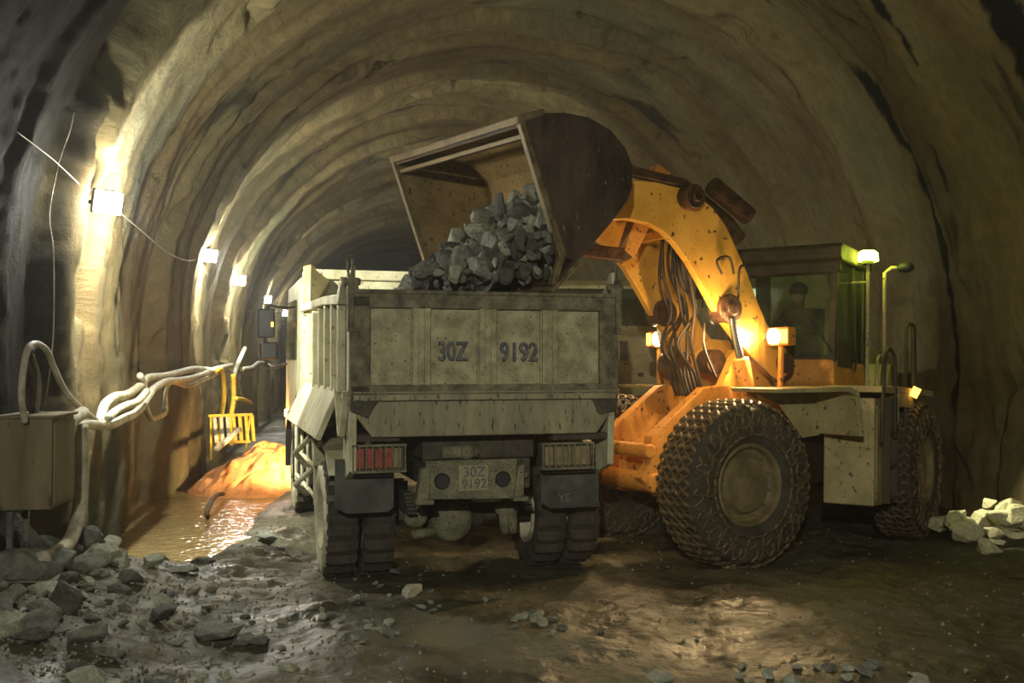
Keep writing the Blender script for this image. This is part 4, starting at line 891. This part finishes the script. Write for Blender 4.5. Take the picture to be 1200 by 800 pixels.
# beacon, mirror, posts
b = B(XR); b.tube([(-.92, -.62, 1.72), (-.92, -.62, 3.12)], .02, 8); b.tube([(-.92, -.62, 2.9), (-.74, -.62, 2.9)], .015, 8); bc = b.build('beacon_post', M['palehood'], LD)
b = B(XR); b.cyl((-.92, -.62, 3.10), (-.92, -.62, 3.14), .07); b.build('beacon_base', M['black'], bc)
b = B(XR); b.lathe([(0, .12), (.08, .115), (.11, .09), (.115, 0)], 20, Matrix.Translation((-.92, -.62, 3.14)) @ Matrix.Rotation(-PI/2, 4, 'Y')); b.build('beacon', M['gl_beacon'], bc, smooth='auto')
light('POINT', 'beacon_glow', LD, XR @ Vector((-1.10, -.62, 3.32)), 9, (.78, 1, .10), size=.06)
b = B(XR); b.tube([(-1.06, -.80, 1.72), (-1.06, -.80, 3.02), (-1.12, -.84, 3.08), (-1.22, -.88, 3.08)], .024, 8); mp = b.build('mirror_post', M['palehood'], LD, smooth=True)
b = B(XR); b.sphere((-1.27, -.86, 3.08), .095, 12, (1, .7, .62)); b.build('mirror', M['black'], mp, smooth=True)
b = B(XR); b.tube(smoothpath([(.56, -.1, 3.05), (.74, .0, 3.05), (.80, .02, 2.95), (.80, .02, 2.6)], 4), .014, 6); b.build('mirror_arm', M['cabdark'], LD)
b = B(XR); b.box((.80, .03, 2.86), (.18, .05, .32)); b.build('mirror', M['black'], LD, .02)
# lamp added on the deck edge to light the pale rocks by the wall
b = B(XR); b.cyl((-1.27, -1.15, 1.70), (-1.35, -1.17, 1.66), .06); b.build('added_pile_lamp', M['gl_marker'], LD)
lp = XR @ Vector((-1.42, -1.15, 1.72)); tg_ = LM.inverted() @ Vector((6.0, 12.15, .25))
light('SPOT', 'added_pile_beam', LD, lp, 230, (1, .95, .66), size=.04, cone=56, blend=.7, target=tg_)

# driver
XD = Matrix.Translation(LR) @ Matrix.Rotation(LA, 4, 'Z') @ XR
def driver():
    J = {'pelvis': (-.10, -.76, 2.17, .15), 'belly': (-.10, -.78, 2.32, .145), 'chest': (-.10, -.78, 2.50, .16), 'neck': (-.10, -.74, 2.64, .06), 'head0': (-.10, -.70, 2.72, .075), 'head': (-.10, -.69, 2.80, .095), 'crown': (-.10, -.70, 2.88, .075)}
    E_ = [('pelvis', 'belly'), ('belly', 'chest'), ('chest', 'neck'), ('neck', 'head0'), ('head0', 'head'), ('head', 'crown')]
    for s, n in ((-1, 'l'), (1, 'r')):
        J['sh'+n] = (-.10+s*.19, -.76, 2.57, .07); J['el'+n] = (-.10+s*.25, -.58, 2.36, .05); J['wr'+n] = (-.10+s*.16, -.36, 2.36, .033); J['ha'+n] = (-.10+s*.15, -.29, 2.38, .03)
        J['hip'+n] = (-.10+s*.09, -.72, 2.14, .095); J['kn'+n] = (-.10+s*.12, -.34, 2.16, .07); J['an'+n] = (-.10+s*.12, -.20, 1.74, .045); J['fo'+n] = (-.10+s*.12, -.09, 1.68, .04)
        E_ += [('chest', 'sh'+n), ('sh'+n, 'el'+n), ('el'+n, 'wr'+n), ('wr'+n, 'ha'+n), ('pelvis', 'hip'+n), ('hip'+n, 'kn'+n), ('kn'+n, 'an'+n), ('an'+n, 'fo'+n)]
        for f in range(4):
            k = 'f%d%s' % (f, n); x = -.10+s*(.13+.018*f)
            J[k+'a'] = (x, -.262, 2.385-.004*f, .011); J[k+'b'] = (x, -.238, 2.365-.004*f, .009); J[k+'c'] = (x, -.250, 2.335, .008)
            E_ += [('ha'+n, k+'a'), (k+'a', k+'b'), (k+'b', k+'c')]
        J['th'+n] = (-.10+s*.115, -.29, 2.36, .010); J['tt'+n] = (-.10+s*.105, -.26, 2.335, .009); E_ += [('ha'+n, 'th'+n), ('th'+n, 'tt'+n)]
    ks = list(J); me = bpy.data.meshes.new('person')
    me.from_pydata([tuple(XR @ Vector(J[k][:3])) for k in ks], [(ks.index(a), ks.index(c)) for a, c in E_], [])
    o = bpy.data.objects.new('person', me); col.objects.link(o); o.matrix_world = LM
    md = o.modifiers.new('skin', 'SKIN'); md.use_smooth_shade = True
    for i, k in enumerate(ks): me.skin_vertices[0].data[i].radius = (J[k][3],)*2
    me.skin_vertices[0].data[ks.index('pelvis')].use_root = True
    ss = o.modifiers.new('sub', 'SUBSURF'); ss.levels = 1; ss.render_levels = 1
    me.materials.append(M['driver'])
    tag(o, 'person in dark clothes seated at the controls inside the loader cab', 'person')
    b = B(XR); b.sphere((-.10, -.695, 2.85), .112, 12, (.95, 1.08, .85)); b.bb(-.17, -.03, -.62, -.53, 2.83, 2.845); b.build('cap', M['seat'], o, smooth='auto')
    b = B(XR); b.sphere((-.10, -.655, 2.775), .075, 10, (.92, .75, 1.15)); b.sphere((-.10, -.595, 2.775), .014, 6, (1, 1, 1.5)); b.bb(-.125, -.075, -.603, -.597, 2.727, 2.735)
    b.sphere((-.125, -.603, 2.80), .009, 6); b.sphere((-.075, -.603, 2.80), .009, 6); b.build('face', M['skin'], o, smooth='auto')
driver()

# ------------------------------------------------------------------ rocks tumbling from the bucket
def bucket_rocks():
    pts = []; tries = 0
    lz = LM
    # surface the heap follows in the (y, z) plane of the loader
    def surf(y, x):
        # height of the heap's free surface
        q = (y-1.75)/(3.1-1.75)
        base = 3.60-1.10*max(q, 0)**1.25
        side = .34*(1-math.exp(-((x+1.28)/.4)**2))
        return base-.40*max(0, (x-.10)/1.1)**1.3-(.0 if x > -1.0 else 0)
    while len(pts) < 215 and tries < 30000:
        tries += 1
        x = rnd.uniform(-1.20, .62); y = rnd.uniform(1.72, 3.15)
        if y > 2.6+.3*rnd.random() and x < -1.12: continue
        top_ = surf(y, x)+.045*x; z = top_-abs(rnd.gauss(0, .09))
        if z < 2.25: continue
        floor_ = 2.57+OZ+(2.25-y)*1.03+.045*x+.1 if y < 2.25 else -9
        if z < floor_: continue
        s = rnd.choice((.04, .05, .07, .09, .12, .15, .18))
        wp = lz @ Vector((x, y, z)); ty = -(wp.x-TR.x)*math.sin(TA)+(wp.y-TR.y)*math.cos(TA)
        if ty < .10+s and not (y < 2.15 and z > 2.75) and not (ty > -.12 and z-s*.9 > 2.60): continue
        if any((Vector((x, y, z))-p).length < (s+r)*.62 for p, r in pts): continue
        pts.append((Vector((x, y, z)), s))
    tries = 0; n0 = len(pts)
    while len(pts) < n0+85 and tries < 30000:                      # the steep face of the heap just inside the tailgate
        tries += 1
        ty = rnd.uniform(-.06, .30); tx = rnd.uniform(-.60, .62)
        wp = Vector((TR.x+tx*math.cos(TA)-ty*math.sin(TA), TR.y+tx*math.sin(TA)+ty*math.cos(TA), 0)); l = lz.inverted() @ wp
        if l.x < -1.24 or l.x > .9: continue
        zs = surf(l.y, l.x)+.045*l.x; s = rnd.choice((.05, .07, .09, .12, .15))
        z = rnd.uniform(2.60+s*.8, max(zs, 2.7))
        if l.y < 2.25 and z < 2.57+OZ+(2.25-l.y)*1.03+.045*l.x+.05: continue
        if any((Vector((l.x, l.y, z))-p).length < (s+r)*.6 for p, r in pts): continue
        pts.append((Vector((l.x, l.y, z)), s))
    for p, s in pts:
        w = lz @ p
        rock(w.x, w.y, w.z, s*1.25, s*rnd.uniform(.8, 1.2), s*rnd.uniform(.8, 1.2), rnd.choice((0, 0, 1, 1, 1, 2)), (rnd.uniform(0, 6), rnd.uniform(0, 6), rnd.uniform(0, 6)),
             label='jagged grey green rock in the heap tumbling from the tilted bucket', group='rocks tumbling from the bucket')
    big = [((-.25, 2.62, 2.86), .27, .20, .25, 1, 'large dark blocky boulder in the middle of the heap spilling from the bucket'),
           ((.16, 2.72, 2.74), .24, .20, .30, 1, 'large dark boulder at the left front of the heap spilling from the bucket'),
           ((-.78, 2.42, 2.75), .26, .2, .24, 1, 'dark boulder low at the right of the heap under the bucket edge'),
           ((-.62, 2.0, 3.50), .24, .17, .20, 0, 'wide grey boulder on top of the heap against the bucket back'),
           ((-.15, 2.32, 3.32), .24, .12, .15, 2, 'pale pointed slab lying across the upper heap in the bucket'),
           ((-.98, 2.10, 3.30), .16, .12, .17, 2, 'pale rounded rock by the near bucket side'),
           ((.42, 2.85, 2.62), .15, .12, .10, 2, 'pale crumbled rock at the left foot of the spilling heap')]
    for p, a, b_, c, k, lb in big:
        w = lz @ Vector(p); rock(w.x, w.y, w.z, a, b_, c, k, (rnd.uniform(-.4, .4), rnd.uniform(-.5, .5), rnd.uniform(0, 6)), 'boulder', lb)
    # packed fines behind and below the visible rocks
    U = np.linspace(-1.22, 1.0, 50); Vv = np.linspace(1.62, 3.2, 46); uu, vv = np.meshgrid(U, Vv, indexing='ij')
    zz = np.vectorize(surf)(vv, uu)+.045*uu-.24+.12*fbm(uu*5, vv*5, 401, 4)
    zz = np.maximum(zz, 1.9)
    ca_, sa_ = math.cos(LA)*LS, math.sin(LA)*LS
    wxx = LR.x+uu*ca_-vv*sa_; wyy = LR.y+uu*sa_+vv*ca_; ty = -(wxx-TR.x)*math.sin(TA)+(wyy-TR.y)*math.cos(TA)
    o = grid_mesh('packed_spoil', np.stack([wxx, wyy, LR.z+zz*LS], -1), 50, 46, ROCKS[1], kind='stuff', keep=(ty > .22) & (zz > 1.5))
    tag(o, 'fine dark spoil packed between the rocks in the tilted bucket', 'rubble')
bucket_rocks()

# ------------------------------------------------------------------ second truck beyond the loader
S = root('parked_truck', (1.35, 15.6, 0), math.radians(4), 'cream truck cab with wheel arch parked beyond the loader, mostly hidden', 'truck')
b = B(); b.prism([(.0, 1.0), (.02, 2.35), (.15, 2.45), (.28, 3.15), (.6, 3.25), (1.9, 3.25), (1.95, .9), (1.4, .9), (1.3, 1.35), (.95, 1.5), (.6, 1.35), (.5, .95)], -1.15, 1.15); c2 = b.build('cab', M['palehood'], S, .04)
b = B(); b.add([(-1.02, .15, 2.52), (1.02, .15, 2.52), (.95, .26, 3.1), (-.95, .26, 3.1)], [(0, 1, 2, 3)]); b.add([(1.16, .5, 2.45), (1.16, 1.6, 2.45), (1.16, 1.6, 3.05), (1.16, .6, 3.05)], [(0, 1, 2, 3)]); b.build('windscreen', M['truckglass'], c2)
b = B(); b.bb(.30, .42, -.03, .0, 1.98, 2.28); b.bb(.58, .66, -.02, .02, 1.74, 1.80); b.bb(.96, 1.04, -.02, .02, 1.68, 1.80); b.build('grille_slot', M['black'], c2, .006)
b = B(); b.bb(-1.15, 1.15, -.12, .1, .55, 1.45); b.build('front_bumper', M['black'], S, .04)
for s in (-1, 1): truck_wheel(S, s*1.0, .95, s, M['rim_dull'], .05)
b = B(); b.bb(-1.15, 1.15, 2.1, 6.2, 1.3, 2.5); b.build('cargo_bed', M['palehood'], S, .03)
b = B(); b.bb(-.4, .4, .3, 6.2, .8, 1.1); b.build('chassis_rail', M['mudmetal'], S, .01)
for s in (-1, 1): truck_wheel(S, s*1.0, 5.0, s, M['rim_dull'], -.02)

# ------------------------------------------------------------------ camera, world, view
cam = bpy.data.cameras.new('camera'); cam.sensor_width = 36; cam.lens = 36; cam.clip_end = 200
co = bpy.data.objects.new('camera', cam); col.objects.link(co); co.location = (0, 0, 1.95)
co.rotation_euler = (PI/2+math.atan(25/1200), 0, 0); scn.camera = co
w = bpy.data.worlds.new('world'); scn.world = w; w.use_nodes = True
w.node_tree.nodes['Background'].inputs[0].default_value = (.8, .85, .7, 1); w.node_tree.nodes['Background'].inputs[1].default_value = .02
vsc = w.node_tree.nodes.new('ShaderNodeVolumeScatter'); vsc.inputs['Density'].default_value = .0022; vsc.inputs['Anisotropy'].default_value = .6; vsc.inputs['Color'].default_value = (1, .97, .9, 1)
w.node_tree.links.new(vsc.outputs[0], w.node_tree.nodes['World Output'].inputs['Volume'])      # thin dust in the tunnel air
vs = scn.view_settings; vs.view_transform = 'Standard'; vs.look = 'None'; vs.gamma = 1; vs.exposure = .25; vs.use_curve_mapping = False
scn.display_settings.display_device = 'sRGB'
scn.cycles.max_bounces = 8; scn.cycles.diffuse_bounces = 4; scn.cycles.transparent_max_bounces = 12; scn.cycles.caustics_reflective = False
scn.cycles.sample_clamp_indirect = 4
